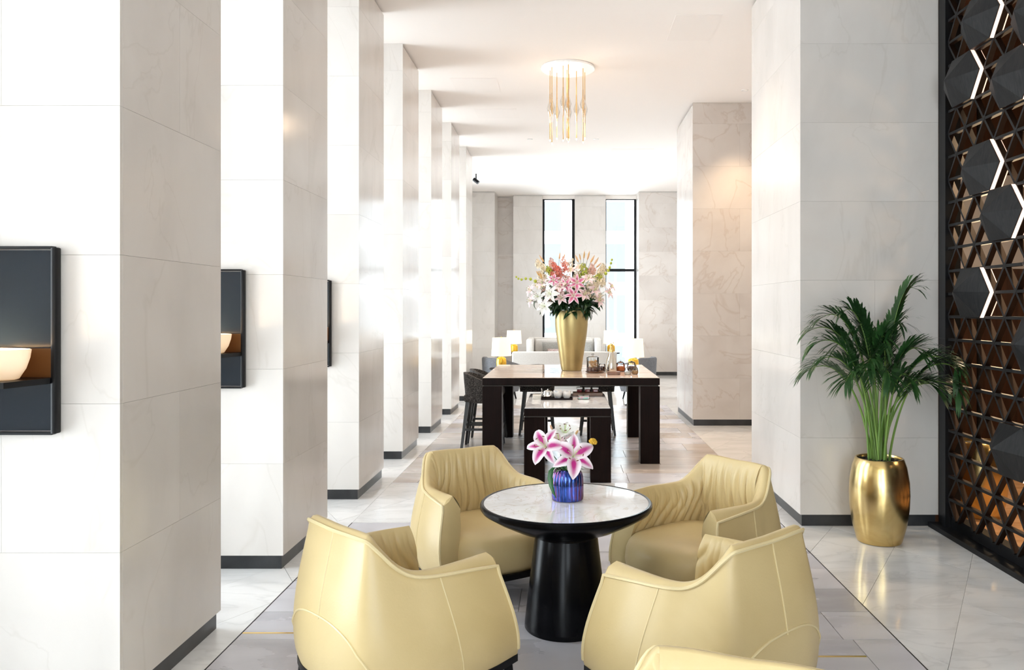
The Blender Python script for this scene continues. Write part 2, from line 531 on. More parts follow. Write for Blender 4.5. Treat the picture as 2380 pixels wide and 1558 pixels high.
def thing(name, label, cat, loc=(0, 0, 0), rz=0, group=None):
    o = obj(name, None, None, loc, (0, 0, rz))
    o.empty_display_size = 0.1
    return tag(o, label, cat, group)


def struct(name, loc=(0, 0, 0)):
    return tag(obj(name, None, None, loc), kind='structure')


def copy_tree(o, parent=None):
    c = o.copy()
    COL.objects.link(c)
    if parent:
        c.parent = parent
    for ch in list(o.children):
        copy_tree(ch, c)
    return c


def W(px, py, Y):
    """the point that stands Y metres away down the room, from its direction"""
    return Vector(((px - 1316) * Y / 1850, Y, 1.6 - (py - 718) * Y / 1850))


# ------------------------------------------------------------------ floor
def clip(poly, rect):
    x0, x1, y0, y1 = rect
    for ax, val, sg in ((0, x0, 1), (0, x1, -1), (1, y0, 1), (1, y1, -1)):
        out = []
        for i in range(len(poly)):
            a, b = poly[i - 1], poly[i]
            da, db = sg * (a[ax] - val), sg * (b[ax] - val)
            if (da >= 0) != (db >= 0):
                t = da / (da - db)
                out.append((a[0] + (b[0] - a[0]) * t, a[1] + (b[1] - a[1]) * t))
            if db >= 0:
                out.append(b)
        poly = out
        if not poly:
            return []
    return poly


def area(p):
    return abs(sum(p[i - 1][0] * p[i][1] - p[i][0] * p[i - 1][1] for i in range(len(p)))) / 2


floor = MB().box(-3.1, 6.2, -4.3, 20.4, -0.15, -0.012).build('floor', GROUT)
tag(floor, kind='structure')


def tile(poly, m):
    if len(poly) < 3 or area(poly) < 0.004:
        return
    cx = sum(p[0] for p in poly) / len(poly)
    cy = sum(p[1] for p in poly) / len(poly)
    ins = []
    for x, y in poly:
        d = math.hypot(x - cx, y - cy)
        k = max(0.0, 1 - 0.0022 / max(d, 0.01))
        ins.append((x - cx and (x - cx) * k, (y - cy) * k))
    n = len(ins)
    a2 = sum(ins[i - 1][0] * ins[i][1] - ins[i][0] * ins[i - 1][1] for i in range(n))
    if a2 < 0:
        ins.reverse()
    b = MB()
    b.add([(x, y, -0.012) for x, y in ins] + [(x, y, 0.0) for x, y in ins],
          [tuple(n + i for i in range(n))] + [(i, (i + 1) % n, n + (i + 1) % n, n + i) for i in range(n)])
    b.build('tile', m, floor, loc=(cx, cy, 0))


GX = 1.60
GREY_ZONES = [(-GX, GX, 0.6, 5.95), (-GX, GX + 0.06, 7.30, 13.2)]
rt = random.Random(3)
for zi, (x0, x1, y0, y1) in enumerate(GREY_ZONES):
    y = y1
    row = 0
    while y > y0 + 0.02:
        ya = max(y0, y - (0.35 if zi == 0 else 0.42))
        x = x0 - rt.uniform(0.0, 0.9)
        while x < x1:
            xb = x + rt.choice([0.9, 1.05, 1.2])
            m = GREYTILE if (zi == 0 or rt.random() < 0.45) else LAMPLITTILE
            tile(clip([(x, ya), (xb, ya), (xb, y), (x, y)], (x0, x1, y0, y1)), m)
            x = xb
        y = ya
        row += 1
LIGHT_ZONES = [(WX, -GX, 0.6, 13.2), (GX, 2.86, 0.6, 7.3), (GX + 0.06, 2.86, 7.3, 13.2), (-GX, GX, 5.95, 7.30), (WX, 2.86, 13.2, 20.3)]
ux, uy = math.cos(R(60)), math.sin(R(60))
# strips run at sixty degrees; their joints lie 0.93 apart along the room at x = 2.19
for zi, rect in enumerate(LIGHT_ZONES):
    far = zi == 4
    wy = 0.93 * (1.6 if far else 1)
    for k in range(-14, 24):
        yb = 4.39 + wy * k - 2.19 * uy / ux
        # strip between the lines y = yb + x*tan60 and the next one up
        x = -4.2 + (k % 3) * 0.21
        while x < 6.5:
            ln = (0.62 if k % 2 else 0.74) * (1.6 if far else 1)
            xb = x + ln
            q = [(x, yb + x * uy / ux), (xb, yb + xb * uy / ux), (xb - wy * 0.28, yb + wy + (xb - wy * 0.28) * uy / ux), (x - wy * 0.28, yb + wy + (x - wy * 0.28) * uy / ux)]
            tile(clip(q, rect), LIGHTTILE)
            x = xb
MB().box(-3.0, 2.86, -4.2, 0.6, -0.012, 0.0).build('tile', LIGHTTILE, floor)
bf = MB().box(2.86, 6.1, -4.2, 9.0, -0.012, 0.002)
bf.build('bar_floorboards', BARFLOOR, floor)
MB().box(2.86, 6.1, 9.1, 20.3, -0.012, 0.0).build('tile', LIGHTTILE, floor)
# metal and brass inlay strips
tr = 0
for x in (-GX, GX):
    tr += 1
    tag(MB().box(x - 0.003, x + 0.003, 0.6, 5.95, -0.01, 0.0012).build('trim_%d' % tr, BLACKMETAL), kind='structure')
for x0, x1, y in ((-1.595, -0.75, 3.925), (0.95, 1.38, 3.66)):
    tr += 1
    tag(MB().box(x0, x1, y - 0.007, y + 0.007, -0.01, 0.0015).build('trim_%d' % tr, GOLD), kind='structure')

# ------------------------------------------------------------------ ceiling
ceiling = MB().box(-3.1, 6.2, -4.3, 20.4, H, H + 0.15).build('ceiling', CEIL)
tag(ceiling, kind='structure')
for x0, x1, y0, y1 in ((1.05, 1.50, 7.62, 8.35), (-1.42, -0.85, 9.7, 10.35), (0.80, 1.55, 14.0, 14.6), (-1.3, -.7, 11.2, 11.75)):
    MB().box(x0, x1, y0, y1, H - 0.003, H + 0.01).build('access_panel', CEILP, ceiling)
for x, y in DOWNLIGHTS:  # the added warming lamp gets a ring and lens too
    ring = MB().lathe([(0.028, 0.02), (0.028, -0.002), (0.045, -0.004), (0.047, 0.02)], 20, capa=False, capb=False).build('downlight_ring', CHROME, ceiling, True, (x, y, H - 0.001))
    MB().lathe([(0.027, 0.0), (0.02, -0.001)], 16).build('downlight_lens', BULBM, ring, False, (0, 0, 0.006))

# ------------------------------------------------------------------ stone piers
COURSES = [0.085, 0.65, 1.23, 1.81, 2.39, 2.97, 3.55, 4.13, H - 0.022]
SLABS = {}


def slab_mesh(sx, sy, sz, m):
    key = (round(sx, 4), round(sy, 4), round(sz, 4), m.name)
    if key not in SLABS:
        g = 0.0005
        SLABS[key] = MB().box(-sx / 2 + (g if sx > .05 else 0), sx / 2 - (g if sx > .05 else 0), -sy / 2 + (g if sy > .05 else 0), sy / 2 - (g if sy > .05 else 0), -sz / 2 + g, sz / 2 - g).mesh('slab', m)
    return SLABS[key]


T = 0.02
bb_left, bb_right, bb_far = struct('baseboard_left'), struct('baseboard_right'), struct('baseboard_far')


def pier(x0, x1, y0, y1, parent, side, m, base, fsplit, ssplit, front=True, z0=0.085, both=False):
    """core with a dark gap under the ceiling, stone slabs on its seen faces, a set-back metal base"""
    core = MB().box(x0 + T, x1 - T, y0 + T, y1 - 0.002, z0, H - 0.022).build('pier', STONE_CORE, parent)
    MB().box(x0 + T, x1 - T, y0 + T, y1 - .002, H - 0.022, H).build('shadow_gap', SHADOWGAP, core)
    for k in range(len(COURSES) - 1):
        za, zb = COURSES[k], COURSES[k + 1]
        if front:
            xs = [x0] + ([x0 + (x1 - x0) * fsplit[k % len(fsplit)]] if fsplit[k % len(fsplit)] else []) + [x1]
            for a, b in zip(xs[:-1], xs[1:]):
                zt = H - 0.001 if k == len(COURSES) - 2 else zb
                obj('slab', slab_mesh(b - a, T, zt - za, m), core, ((a + b) / 2, y0 + T / 2, (za + zt) / 2))
        for sd in (('R', 'L') if both else (side,)):
            xs_ = x1 - T / 2 if sd == 'R' else x0 + T / 2
            ys = [y0 + T] + ([y0 + (y1 - y0) * ssplit[k % len(ssplit)]] if ssplit[k % len(ssplit)] else []) + [y1]
            for a, b in zip(ys[:-1], ys[1:]):
                obj('slab', slab_mesh(T, b - a, zb - za, m), core, (xs_, (a + b) / 2, (za + zb) / 2))
        # the face turned away from the camera
    MB().box(x0 + .001, x1 - 0.001, y1 - 0.002, y1 + .006, z0, H - .022).build('rear_slab', m, core)
    MB().box(x0 + 0.015, x1 - 0.016, y0 + 0.016, y1 - 0.012, 0.0, z0).build('plinth', BASEM, base)
    return core


wall_left = struct('wall_left')
for i, y in enumerate(PIER_Y):
    if y < -4.2: continue
    pier(WX, XL, max(y, -4.05), y + PIER_D, wall_left, 'R', STONE, bb_left, (None, 0.62, None), (None, 0.53, None))
MB().box(WX - 0.2, WX + 0.02, -4.2, 19.3, 4.26, H).build('window_head', CEIL, wall_left)
MB().box(WX - 0.2, WX - 0.01, -4.2, 19.3, -0.02, 0.10).build('window_sill', STONE_CORE, wall_left)
MB().box(WX - 0.15, WX + 0.02, 17.9, 19.2, 0, H).build('stone_panel', STONE, wall_left)
wn = 0


def window(x0, x1, y0, y1, z0, z1, transom=None, f=0.03, thick=None):
    """frame bars round a pane; spans either x (y0==y1) or y (x0==x1)"""
    global wn
    wn += 1
    w = struct('window_%d' % wn)
    alongx = x1 - x0 > y1 - y0
    d = 0.04

    def b(name, a0, a1, za, zb, m, dd=d):
        q = MB()
        if alongx:
            q.box(a0, a1, y0 - dd, y0 + dd, za, zb)
        else:
            q.box(x0 - dd, x0 + dd, a0, a1, za, zb)
        return q.build(name, m, w)
    a0, a1 = (x0, x1) if alongx else (y0, y1)
    tl, trr = thick or (f, f)
    b('frame', a0, a0 + tl, z0, z1, BLACKMETAL)
    b('frame', a1 - trr, a1, z0, z1, BLACKMETAL)
    b('frame', a0 + tl, a1 - trr, z1 - 0.02, z1, BLACKMETAL)
    b('frame', a0 + tl, a1 - trr, z0, z0 + f, BLACKMETAL)
    if transom:
        b('transom', a0 + tl, a1 - trr, transom - 0.035, transom + 0.035, BLACKMETAL)
    b('pane', a0 + tl, a1 - trr, z0 + f, z1 - 0.02, GLASS, 0.004)
    return w


for a, b in GAPS:
    n_ = 1 if b - a < 1 else 3
    for k in range(n_):
        window(WX, WX, a + (b - a) * k / n_, a + (b - a) * (k + 1) / n_, 0.10, 4.26, 1.95 + .55)

wall_right = struct('wall_right')
pier(1.72, 2.735, 5.85, 7.38, wall_right, 'L', STONE, bb_right, (None, None, 0.54, None, .0, None), (0.5, None))
pier(1.729, 2.86, 10.88, 12.42, wall_right, 'L', STONE_R, bb_right, (0.57, None), (None, 0.5))
MB().box(2.74, 2.86, 7.38, 10.9, 0, H).build('stone_panel', STONE_R, wall_right)
MB().box(2.736, 2.86, 5.9, 7.38, 0, H).build('timber_panel', BARWOOD, wall_right)
MB().box(2.735, 2.86, -4.2, 1.2, 0, H).build('stone_panel', STONE, wall_right)
MB().box(2.74, 2.86, 12.42, 19.2, 0, H).build('stone_panel', STONE_R, wall_right)
# bar room behind the lattice
MB().box(6.0, 6.1, -4.2, 9.1, 0, H).build('timber_panel', BARWOOD, wall_right)
MB().box(2.86, 6.0, 9.0, 9.1, 0, H).build('timber_panel', BARWOOD, wall_right)
MB().box(2.86, 6.0, 0.9, 1.0, 0, H).build('timber_panel', BARWOOD, wall_right)
MB().box(2.86, 6.0, 1.0, 9.0, 4.36, 4.41).build('bar_ceiling', BARWOOD, wall_right)
MB().box(4.25, 5.6, 8.95, 9.0, 2.05, 3.1).build('pale_panel', PALEPANEL, wall_right)
for q in range(4):
    MB().box(3.4 + q * .62, 3.43 + q * .62, 8.96, 9.0, 0, 4.36).build('batten', LATTICE, wall_right)

wall_back = struct('wall_back')
xs = [-3.0] + [v for ab in BACK_OPEN for v in ab] + [6.1]
for a, b in zip(xs[::2], xs[1::2]):
    MB().box(a, b, -4.2, -4.05, 0, H).build('stone_panel', STONE, wall_back)
for a, b in BACK_OPEN:
    MB().box(a, b, -4.2, -4.05, 4.1, H).build('lintel', CEIL, wall_back)
    window(a, b, -4.12, -4.12, 0.02, 4.1)

# far wall
wall_far = struct('wall_far')


def far_panel(x0, x1, yf, m, nsplit=None):
    core = MB().box(x0 + .002, x1 - .002, yf + T, 20.3, 0, H).build('far_pier', STONE_CORE, wall_far)
    for k in range(len(COURSES) - 1):
        za, zb = COURSES[k], COURSES[k + 1]
        obj('slab', slab_mesh(x1 - x0, T, zb - za, m), core, ((x0 + x1) / 2, yf + T / 2, (za + zb) / 2))
    for xx in (x0, x1):
        s_ = 0.004
        MB().box(xx - s_, xx + s_, yf + T, 20.3, 0.085, H - 0.02).build('return_slab', m, core)
    MB().box(x0 + 0.01, x1 - 0.01, yf + 0.004, yf + 0.03, 0, 0.086).build('plinth', BASEM, bb_far)


far_panel(-3.0, -1.72, 19.1, STONE)
far_panel(-1.72, -1.31, 20.0, STONE_R)
far_panel(-1.31, -0.59, 19.7, STONE)
far_panel(0.215, 0.975, 19.7, STONE)
far_panel(1.745, 2.9, 19.1, STONE_R)
MB().box(-0.59, 0.215, 19.8, 20.3, 4.33, H).build('lintel', CEIL, wall_far)
MB().box(0.975, 1.745, 19.8, 20.3, 4.33, H).build('lintel', CEIL, wall_far)
window(-0.59, 0.215, 19.85, 19.85, 0.06, 4.33, 2.56, 0.045, (0.052, 0.075))
window(0.975, 1.745, 19.85, 19.85, 0.06, 4.33, 2.56, 0.03, (0.022, 0.055))
MB().box(0.175, 0.187, 19.76, 19.8, .06, 4.33).build('blind_rail', BLACKMETAL, wall_far)

# building across the street
bd = thing('office_building', 'pale office block with rows of bluish windows seen through the far glazing', 'building', (0, 46, 0))
MB().box(-16, 18, 0, 6, -12, 26).build('facade', FACADE, bd)
fwm = MB().box(-0.55, 0.55, -0.03, 0.05, -1.1, 1.1).mesh('facade_window', FWIN)
for c in range(9):
    for r_ in range(9):
        obj('facade_window', fwm, bd, (-6.4 + c * 1.85, 0, -4.6 + 2.95 * r_))

# ------------------------------------------------------------------ lattice screen
SX, SD = 2.735, 0.036
sc_ = thing('lattice_screen', 'tall charcoal openwork screen of triangles with faceted hexagon pods beside the palm', 'screen', (SX, 3.5, 0))


def SP(y, z, x=0.0):
    return (x, y - 3.5, z)


SY0, SY1, SZ0, SZ1 = 1.2, 5.70, 0.10, 4.36
f = MB()
f.box(-0.02, 0.09, 5.70 - 3.5, 5.755 - 3.5, 0.0, H).build('frame_post', BLACKMETAL, sc_)
MB().box(0.0, 0.05, 5.77 - 3.5, 5.845 - 3.5, 0.0, H).build('frame_post', BLACKMETAL, sc_)
MB().box(0.02, 0.10, 1.2 - 3.5, 5.85 - 3.5, 0.0, 0.11).build('base_rail', BLACKMETAL, sc_)
MB().box(-0.075, 0.02, 1.2 - 3.5, 5.85 - 3.5, 0.0, 0.035).build('base_rail', BLACKMETAL, sc_)
MB().box(-0.02, 0.09, 1.2 - 3.5, 5.7 - 3.5, SZ1, H).build('head_rail', BLACKMETAL, sc_)
TY, TZ, Z0, Y0 = 0.245, 0.163, 1.543, 5.215
kmin, kmax = -8, 17
for k in range(kmin, kmax + 1):
    z = Z0 + TZ * k
    MB().bar(SP(SY0, z), SP(SY1, z), 0.019, SD, (1, 0, 0), 0, 1).build('lattice_bar', [LATTICE, BRONZE], sc_)
for sg in (1, -1):
    # lines y = c + sg * (TY/2/TZ) * (z - Z0)
    sl = sg * TY / 2 / TZ
    for j in range(-40, 40):
        c0 = Y0 + TY * j
        pts = []
        for (y, z) in ((c0 + sl * (SZ0 - Z0), SZ0), (c0 + sl * (SZ1 - Z0), SZ1)):
            pts.append((y, z))
        (ya, za), (yb, zb) = pts
        # clip to SY0..SY1
        t0, t1 = 0.0, 1.0
        dy = yb - ya
        ta, tb = (SY0 - ya) / dy, (SY1 - ya) / dy
        t0, t1 = max(t0, min(ta, tb)), min(t1, max(ta, tb))
        if t1 - t0 < 0.02: continue
        p0 = (ya + dy * t0, za + (zb - za) * t0)
        p1 = (ya + dy * t1, za + (zb - za) * t1)
        MB().bar(SP(p0[0], p0[1], 0.001 * sg), SP(p1[0], p1[1], 0.001 * sg), 0.017, SD, (1, 0, 0), 0, 1).build('lattice_bar', [LATTICE, BRONZE], sc_)


def pod(y, k, depth=0.03, apex=0.085, ay=0.06, az=0.01):
    z = Z0 + TZ * k
    hexp = [(TY, 0), (TY / 2, TZ), (-TY / 2, TZ), (-TY, 0), (-TY / 2, -TZ), (TY / 2, -TZ)]
    b = MB()
    vs = [(SD, a, c) for a, c in hexp] + [(-depth, a, c) for a, c in hexp] + [(-depth - apex, ay, az)]
    b.v = [tuple(v) for v in vs]
    for i in range(6):
        j = (i + 1) % 6
        b.f.append((i, j, 6 + j, 6 + i)); b.m.append(1)
        b.f.append((6 + i, 6 + j, 12)); b.m.append(0)
    b.f.append((5, 4, 3, 2, 1, 0)); b.m.append(0)
    o = b.build('hexagon_pod', [PODM, BRONZE], sc_, loc=SP(y, z))
    # glowing faces paint highlights on the reveals that face the room's near end
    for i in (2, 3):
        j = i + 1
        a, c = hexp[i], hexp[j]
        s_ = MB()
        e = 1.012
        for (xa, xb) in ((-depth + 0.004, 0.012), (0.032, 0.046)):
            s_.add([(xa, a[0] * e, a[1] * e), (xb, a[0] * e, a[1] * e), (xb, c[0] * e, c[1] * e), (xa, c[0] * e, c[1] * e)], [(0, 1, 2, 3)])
        s_.build('edge_highlight', EDGEGLOW, o)
    return o


for y, k in ((5.46, 10), (4.8475, 9), (5.215, 6), (4.97, 4), (5.3375, 1), (4.6025, -1), (4.8475, -5), (5.215, 12), (4.6025, 11), (4.36, 2), (4.36, -4), (3.87, 6), (3.99, 1), (3.6, -3), (4.2, 13), (3.3, 9), (2.9, 3)):
    if k % 2:
        jj = round((y - Y0 - TY / 2) / TY)
        y = Y0 + TY / 2 + TY * jj
    else:
        y = Y0 + TY * round((y - Y0) / TY)
    pod(y, k)


# ------------------------------------------------------------------ leather tub armchairs
def cat(ps, t):
    """Catmull-Rom through stations (t, values...)"""
    n = len(ps)
    i = 0
    while i < n - 2 and t > ps[i + 1][0]:
        i += 1
    a, b = ps[i], ps[i + 1]
    u = (t - a[0]) / (b[0] - a[0])
    u = min(max(u, 0), 1)
    out = []
    for k in range(1, len(a)):
        p1, p2 = a[k], b[k]
        m1 = (p2 - ps[i - 1][k]) / (b[0] - ps[i - 1][0]) if i > 0 else (p2 - p1) / (b[0] - a[0]) * (0 if k != 1 else 1)
        m2 = (ps[i + 2][k] - p1) / (ps[i + 2][0] - a[0]) if i < n - 2 else (p2 - p1) / (b[0] - a[0])
        d = b[0] - a[0]
        u2, u3 = u * u, u * u * u
        out.append((2 * u3 - 3 * u2 + 1) * p1 + (u3 - 2 * u2 + u) * d * m1 + (-2 * u3 + 3 * u2) * p2 + (u3 - u2) * d * m2)
    return out


#        t     topx   topy   topz   botx   boty
ST = [(0.00, 0.000, -0.325, 0.722, 0.000, -0.380),
      (0.18, 0.120, -0.325, 0.725, 0.155, -0.375),
      (0.30, 0.216, -0.317, 0.723, 0.265, -0.345),
      (0.322, 0.231, -0.311, 0.719, 0.282, -0.334),
      (0.365, 0.252, -0.288, 0.690, 0.318, -0.295),
      (0.44, 0.285, -0.225, 0.615, 0.355, -0.215),
      (0.52, 0.308, -0.165, 0.575, 0.376, -0.130),
      (0.62, 0.332, -0.090, 0.562, 0.388, -0.020),
      (0.80, 0.352, 0.060, 0.554, 0.394, 0.150),
      (1.00, 0.345, 0.225, 0.535, 0.365, 0.318)]


def shell_top(t):
    q = cat(ST, abs(t)); s = 1 if t >= 0 else -1
    return Vector((q[0] * s, q[1], q[2])), Vector((q[3] * s, q[4], 0.145))


def shell_out(t):
    e = 0.004
    a, b = shell_top(t - e if t > -1 + e else t), shell_top(t + e if t < 1 - e else t)
    d = (b[1] - a[1])
    return Vector((d.y, -d.x, 0)).normalized()


def outer(t, v):
    top, bot = shell_top(t)
    p = bot.lerp(top, v)
    bul = 0.040 * math.sin(PI * min(1, v * 1.02) ** 0.8) * (1 - 0.3 * v)
    return p + shell_out(t) * bul


def lipw(t):
    a = abs(t)
    return 0.25 + 0.75 * max(0, min(1, (a - 0.45) / 0.5))


def inner(t, w):
    """w 0 at the crest, 1 at the seat"""
    top, bot = shell_top(t)
    o = shell_out(t)
    g = lipw(t)
    crest = top - o * (0.03 + 0.030 * g) + Vector((0, 0, 0.010 + 0.012 * g + 0.024 * max(0, (abs(t) - 0.6) / 0.4) ** 1.5))
    zb = 0.325
    vb = (zb - 0.145) / (top.z - 0.145)
    low = bot.lerp(top, vb) - o * 0.085
    low.z = zb
    p = crest.lerp(low, w)
    # the padding swells away from the shell, then the leather gathers in folds
    p -= o * (0.035 * math.sin(PI * w ** 0.7))
    env = min(1, w * 5) * (0.35 + 0.65 * math.sin(PI * min(1, w * 0.85)))
    x = t * 38 + 1.3 * math.sin(3 * w + 2 * t) + 3.0 * noise.noise(Vector((t * 3.1, w * 1.6, 2.2)))
    fold = abs(math.sin(x)) ** 0.7 - 0.6
    x2 = t * 66 + 3.2 * noise.noise(Vector((t * 4.0, w * 2.0, 7.7)))
    fold2 = abs(math.sin(x2)) - 0.5
    amp = 0.015 + 0.014 * noise.noise(Vector((t * 5, w * 2, 0.5)))
    p -= o * (env * (amp * fold + 0.004 * fold2))
    return p


def make_armchair():
    root = thing('tub_armchair', 'cream leather tub armchair', 'armchair')
    NU, NV = 120, 16
    ts = [-1 + 2 * i / NU for i in range(NU + 1)]
    b = MB()
    rings = []
    for t in ts:
        col = [outer(t, j / NV) for j in range(NV + 1)]
        top, _ = shell_top(t)
        o = shell_out(t)
        g = lipw(t)
        c = inner(t, 0)
        col += [top.lerp(c, 0.35) + Vector((0, 0, 0.009 + .004 * g)), top.lerp(c, 0.75) + Vector((0, 0, 0.007)), c, inner(t, 0.05) + o * 0.002]
        rings.append(col)
    b.loft(rings, False, False, closed=False)
    # base underside
    b.build('outer_shell', LEATHER, root, True, ang=60)
    NI, NW = 420, 26
    b = MB()
    rings = [[inner(-1 + 2 * i / NI, j / NW) for j in range(NW + 1)] + [inner(-1 + 2 * i / NI, 1) + Vector((0, 0, -0.2))] for i in range(NI + 1)]
    rings = [list(reversed(r)) for r in rings]
    b.loft(rings, False, False, closed=False)
    b.build('gathered_lining', LEATHER, root, True, ang=80)
    # front ends of the arms
    for s in (-1, 1):
        b = MB()
        n = 14
        oc = [outer(s, j / n) for j in range(n + 1)]
        top, _ = shell_top(s)
        ic = []
        for j in range(n + 1):
            z = oc[j].z
            c = inner(s, 0)
            if z > 0.325:
                w = (c.z - z) / (c.z - 0.325)
                q = inner(s, max(0, min(1, w)))
            else:
                q = inner(s, 1.0)
            ic.append(Vector((q.x, q.y, z)))
        ic[-1] = inner(s, 0)
        fwd = Vector((0, 0.016, 0))
        mid = [a.lerp(c_, 0.5) + fwd for a, c_ in zip(oc, ic)]
        b.loft([oc, mid, ic] if s > 0 else [ic, mid, oc], False, False, closed=False)
        cc = ic[-1]
        lip = [top, top.lerp(cc, 0.35) + Vector((0, 0, 0.013)), top.lerp(cc, 0.75) + Vector((0, 0, 0.007)), cc]
        b.add([mid[-1]] + lip, [(0, 2, 1), (0, 3, 2), (0, 4, 3)] if s > 0 else [(0, 1, 2), (0, 2, 3), (0, 3, 4)])
        b.build('arm_front', LEATHER, root, True, ang=70)
    # piping on the top edge and down the arm ends
    pts = [outer(-1, j / 12) for j in range(1, 12)] + [shell_top(t)[0] + shell_out(t) * 0.004 for t in [-1 + 2 * i / 90 for i in range(91)]] + [outer(1, 1 - j / 12) for j in range(1, 12)]
    MB().tube(pts, 0.0075, 6).build('piping', PIPING, root, True)
    # welts: back centre seam, arch of the lower back panel, side seams
    w = MB()
    w.tube([outer(0.0, 0.42 + 0.58 * j / 12) + shell_out(0.0) * 0.0005 for j in range(13)], 0.0035, 5)
    w.build('back_seam', PIPING, root, True)
    for s in (-1, 1):
        MB().tube([outer(0.66 * s, 0.02 + 0.97 * j / 14) for j in range(15)], 0.0035, 5).build('side_seam', PIPING, root, True)
    arch = []
    for j in range(41):
        u = -1 + 2 * j / 40
        t = 0.36 * math.copysign(min(1, abs(u) ** 0.9), u)
        v = 0.44 * (1 - abs(u) ** 3.0) ** 0.55 if abs(u) < 1 else 0.0
        arch.append(outer(t, max(v, 0.01)) + shell_out(t) * 0.001)
    MB().tube(arch, 0.005, 6).build('back_welt', PIPING, root, True)
    # seat block with domed top
    lv = [(0.145, .96, 0), (0.18, 1.0, .012), (0.24, 1.01, .022), (0.295, 1.0, .018), (0.33, .97, .008), (0.355, .90, -.005), (0.370, .76, -.01), (0.379, .5, 0), (0.381, .2, 0)]
    rings = []
    for z, s, fw in lv:
        ring = []
        for k in range(48):
            a = 2 * PI * k / 48
            ca, sa = math.cos(a), math.sin(a)
            e = 2 / 3.4
            x = 0.305 * math.copysign(abs(ca) ** e, ca) * s
            y = 0.03 + 0.33 * math.copysign(abs(sa) ** e, sa) * s
            if sa > 0:
                y += fw * abs(sa) * (1 - 0.5 * abs(ca))
            ring.append((x, y, z))
        rings.append(ring)
    MB().loft(rings).build('seat', LEATHER, root, True, ang=70)
    # dark rim under the leather
    path = [shell_top(-1 + 2 * i / 60)[1] for i in range(61)]
    front = [Vector((0.365 - 0.73 * k / 12, 0.318 + 0.05 * math.sin(PI * k / 12) ** 0.7, 0.145)) for k in range(1, 12)]
    loop = path + front
    r1, r2, r3, r4 = [], [], [], []
    n = len(loop)
    for i, p in enumerate(loop):
        d = (loop[(i + 1) % n] - loop[i - 1]).normalized()
        o = Vector((d.y, -d.x, 0))
        for rr, of, z in ((r1, 0.004, 0.118), (r2, 0.004, 0.148), (r3, -0.03, 0.148), (r4, -0.03, 0.118)):
            q = p + o * of
            rr.append((q.x, q.y, z))
    MB().loft([r1, r2, r3, r4, r1], False, False).build('base_rim', BLACKMETAL, root, True)
    base = [(p.x * .97, p.y * .97, 0.14) for p in loop]
    MB().add(base, [tuple(range(len(base)))]).build('underside', BLACKMETAL, root)
    for x, y in ((0.350, 0.285), (-0.350, 0.285), (0.285, -0.315), (-0.285, -0.315)):
        MB().leg((x * 1.03, y * 1.03, 0), (x * .985, y * .985, 0.13), 0.009, 0.015).build('leg', BLACKMETAL, root)
    return root


CH = [('cream leather tub armchair seen from behind beside the nearest pier', (-0.69, 3.385), (.71, .70)),
      ('cream leather tub armchair facing out behind the round table, its back towards the stools', (-0.485, 4.66), (.52, -.855)),
      ('cream leather tub armchair between the round table and the palm, its gathered lining showing', (0.725, 4.37), (-.80, -.60)),
      ('cream leather tub armchair seen from behind, turned away from the palm towards the round table', (0.56, 3.25), (-.67, .74)),
      ('cream leather tub armchair cut off by the frame, only its back top showing', (0.325, 1.68), (-.36, -.93))]
proto = make_armchair()
for i, (lab, (x, y), (fx, fy)) in enumerate(CH):
    o = proto if i == 0 else copy_tree(proto)
    o.location = (x, y, 0)
    o.rotation_euler = (0, 0, math.atan2(-fx, fy))
    tag(o, lab, 'armchair', 'cream leather armchairs')

# ------------------------------------------------------------------ round table and its vase
rt_ = thing('round_table', 'round white marble table on a black tapered pedestal between the leather armchairs', 'table', (0, 4.02, 0))
MB().lathe([(0.0005, 0.612), (0.414, 0.612), (0.417, 0.624), (0.414, 0.627), (0.0005, 0.627)], 72, capa=False, capb=False).build('marble_top', TABLEMARBLE, rt_, True, ang=30)
MB().lathe([(0.416, 0.62), (0.416, 0.628), (0.426, 0.629), (0.433, 0.622), (0.433, 0.606), (0.424, 0.592), (0.36, 0.553), (0.27, 0.508), (0.20, 0.482), (0.162, 0.468), (0.162, 0.46)], 72, capa=False, capb=False).build('dished_apron', PEDESTAL, rt_, True, ang=40)
MB().lathe([(0.206, 0.0), (0.210, 0.006), (0.209, 0.03), (0.158, 0.458), (0.153, 0.466), (0.12, 0.47)], 64).build('pedestal', PEDESTAL, rt_, True, ang=40)

VC = Vector((0.007, 4.06, 0.6275))
vs_ = thing('fluted_vase', 'iridescent blue and purple fluted vase on the round table', 'vase', VC)
fl = lambda a, z: 1 + 0.045 * (abs(math.sin(10 * a)) ** 0.7 - 0.5)
MB().lathe([(0.060, 0.0), (0.077, 0.003), (0.080, 0.02), (0.080, 0.09), (0.079, 0.115), (0.074, 0.135), (0.066, 0.150), (0.060, 0.157), (0.056, 0.156), (0.060, 0.14), (0.068, 0.10)], 160, flute=fl, capb=False).build('vase_body', IRID, vs_, True, ang=50)
MB().lathe([(0.062, 0.0), (0.0005, 0.001)], 24, capa=False).build('vase_inside', SOIL, vs_, False, (0, 0, 0.128))

# ------------------------------------------------------------------ flowers
PET = {}


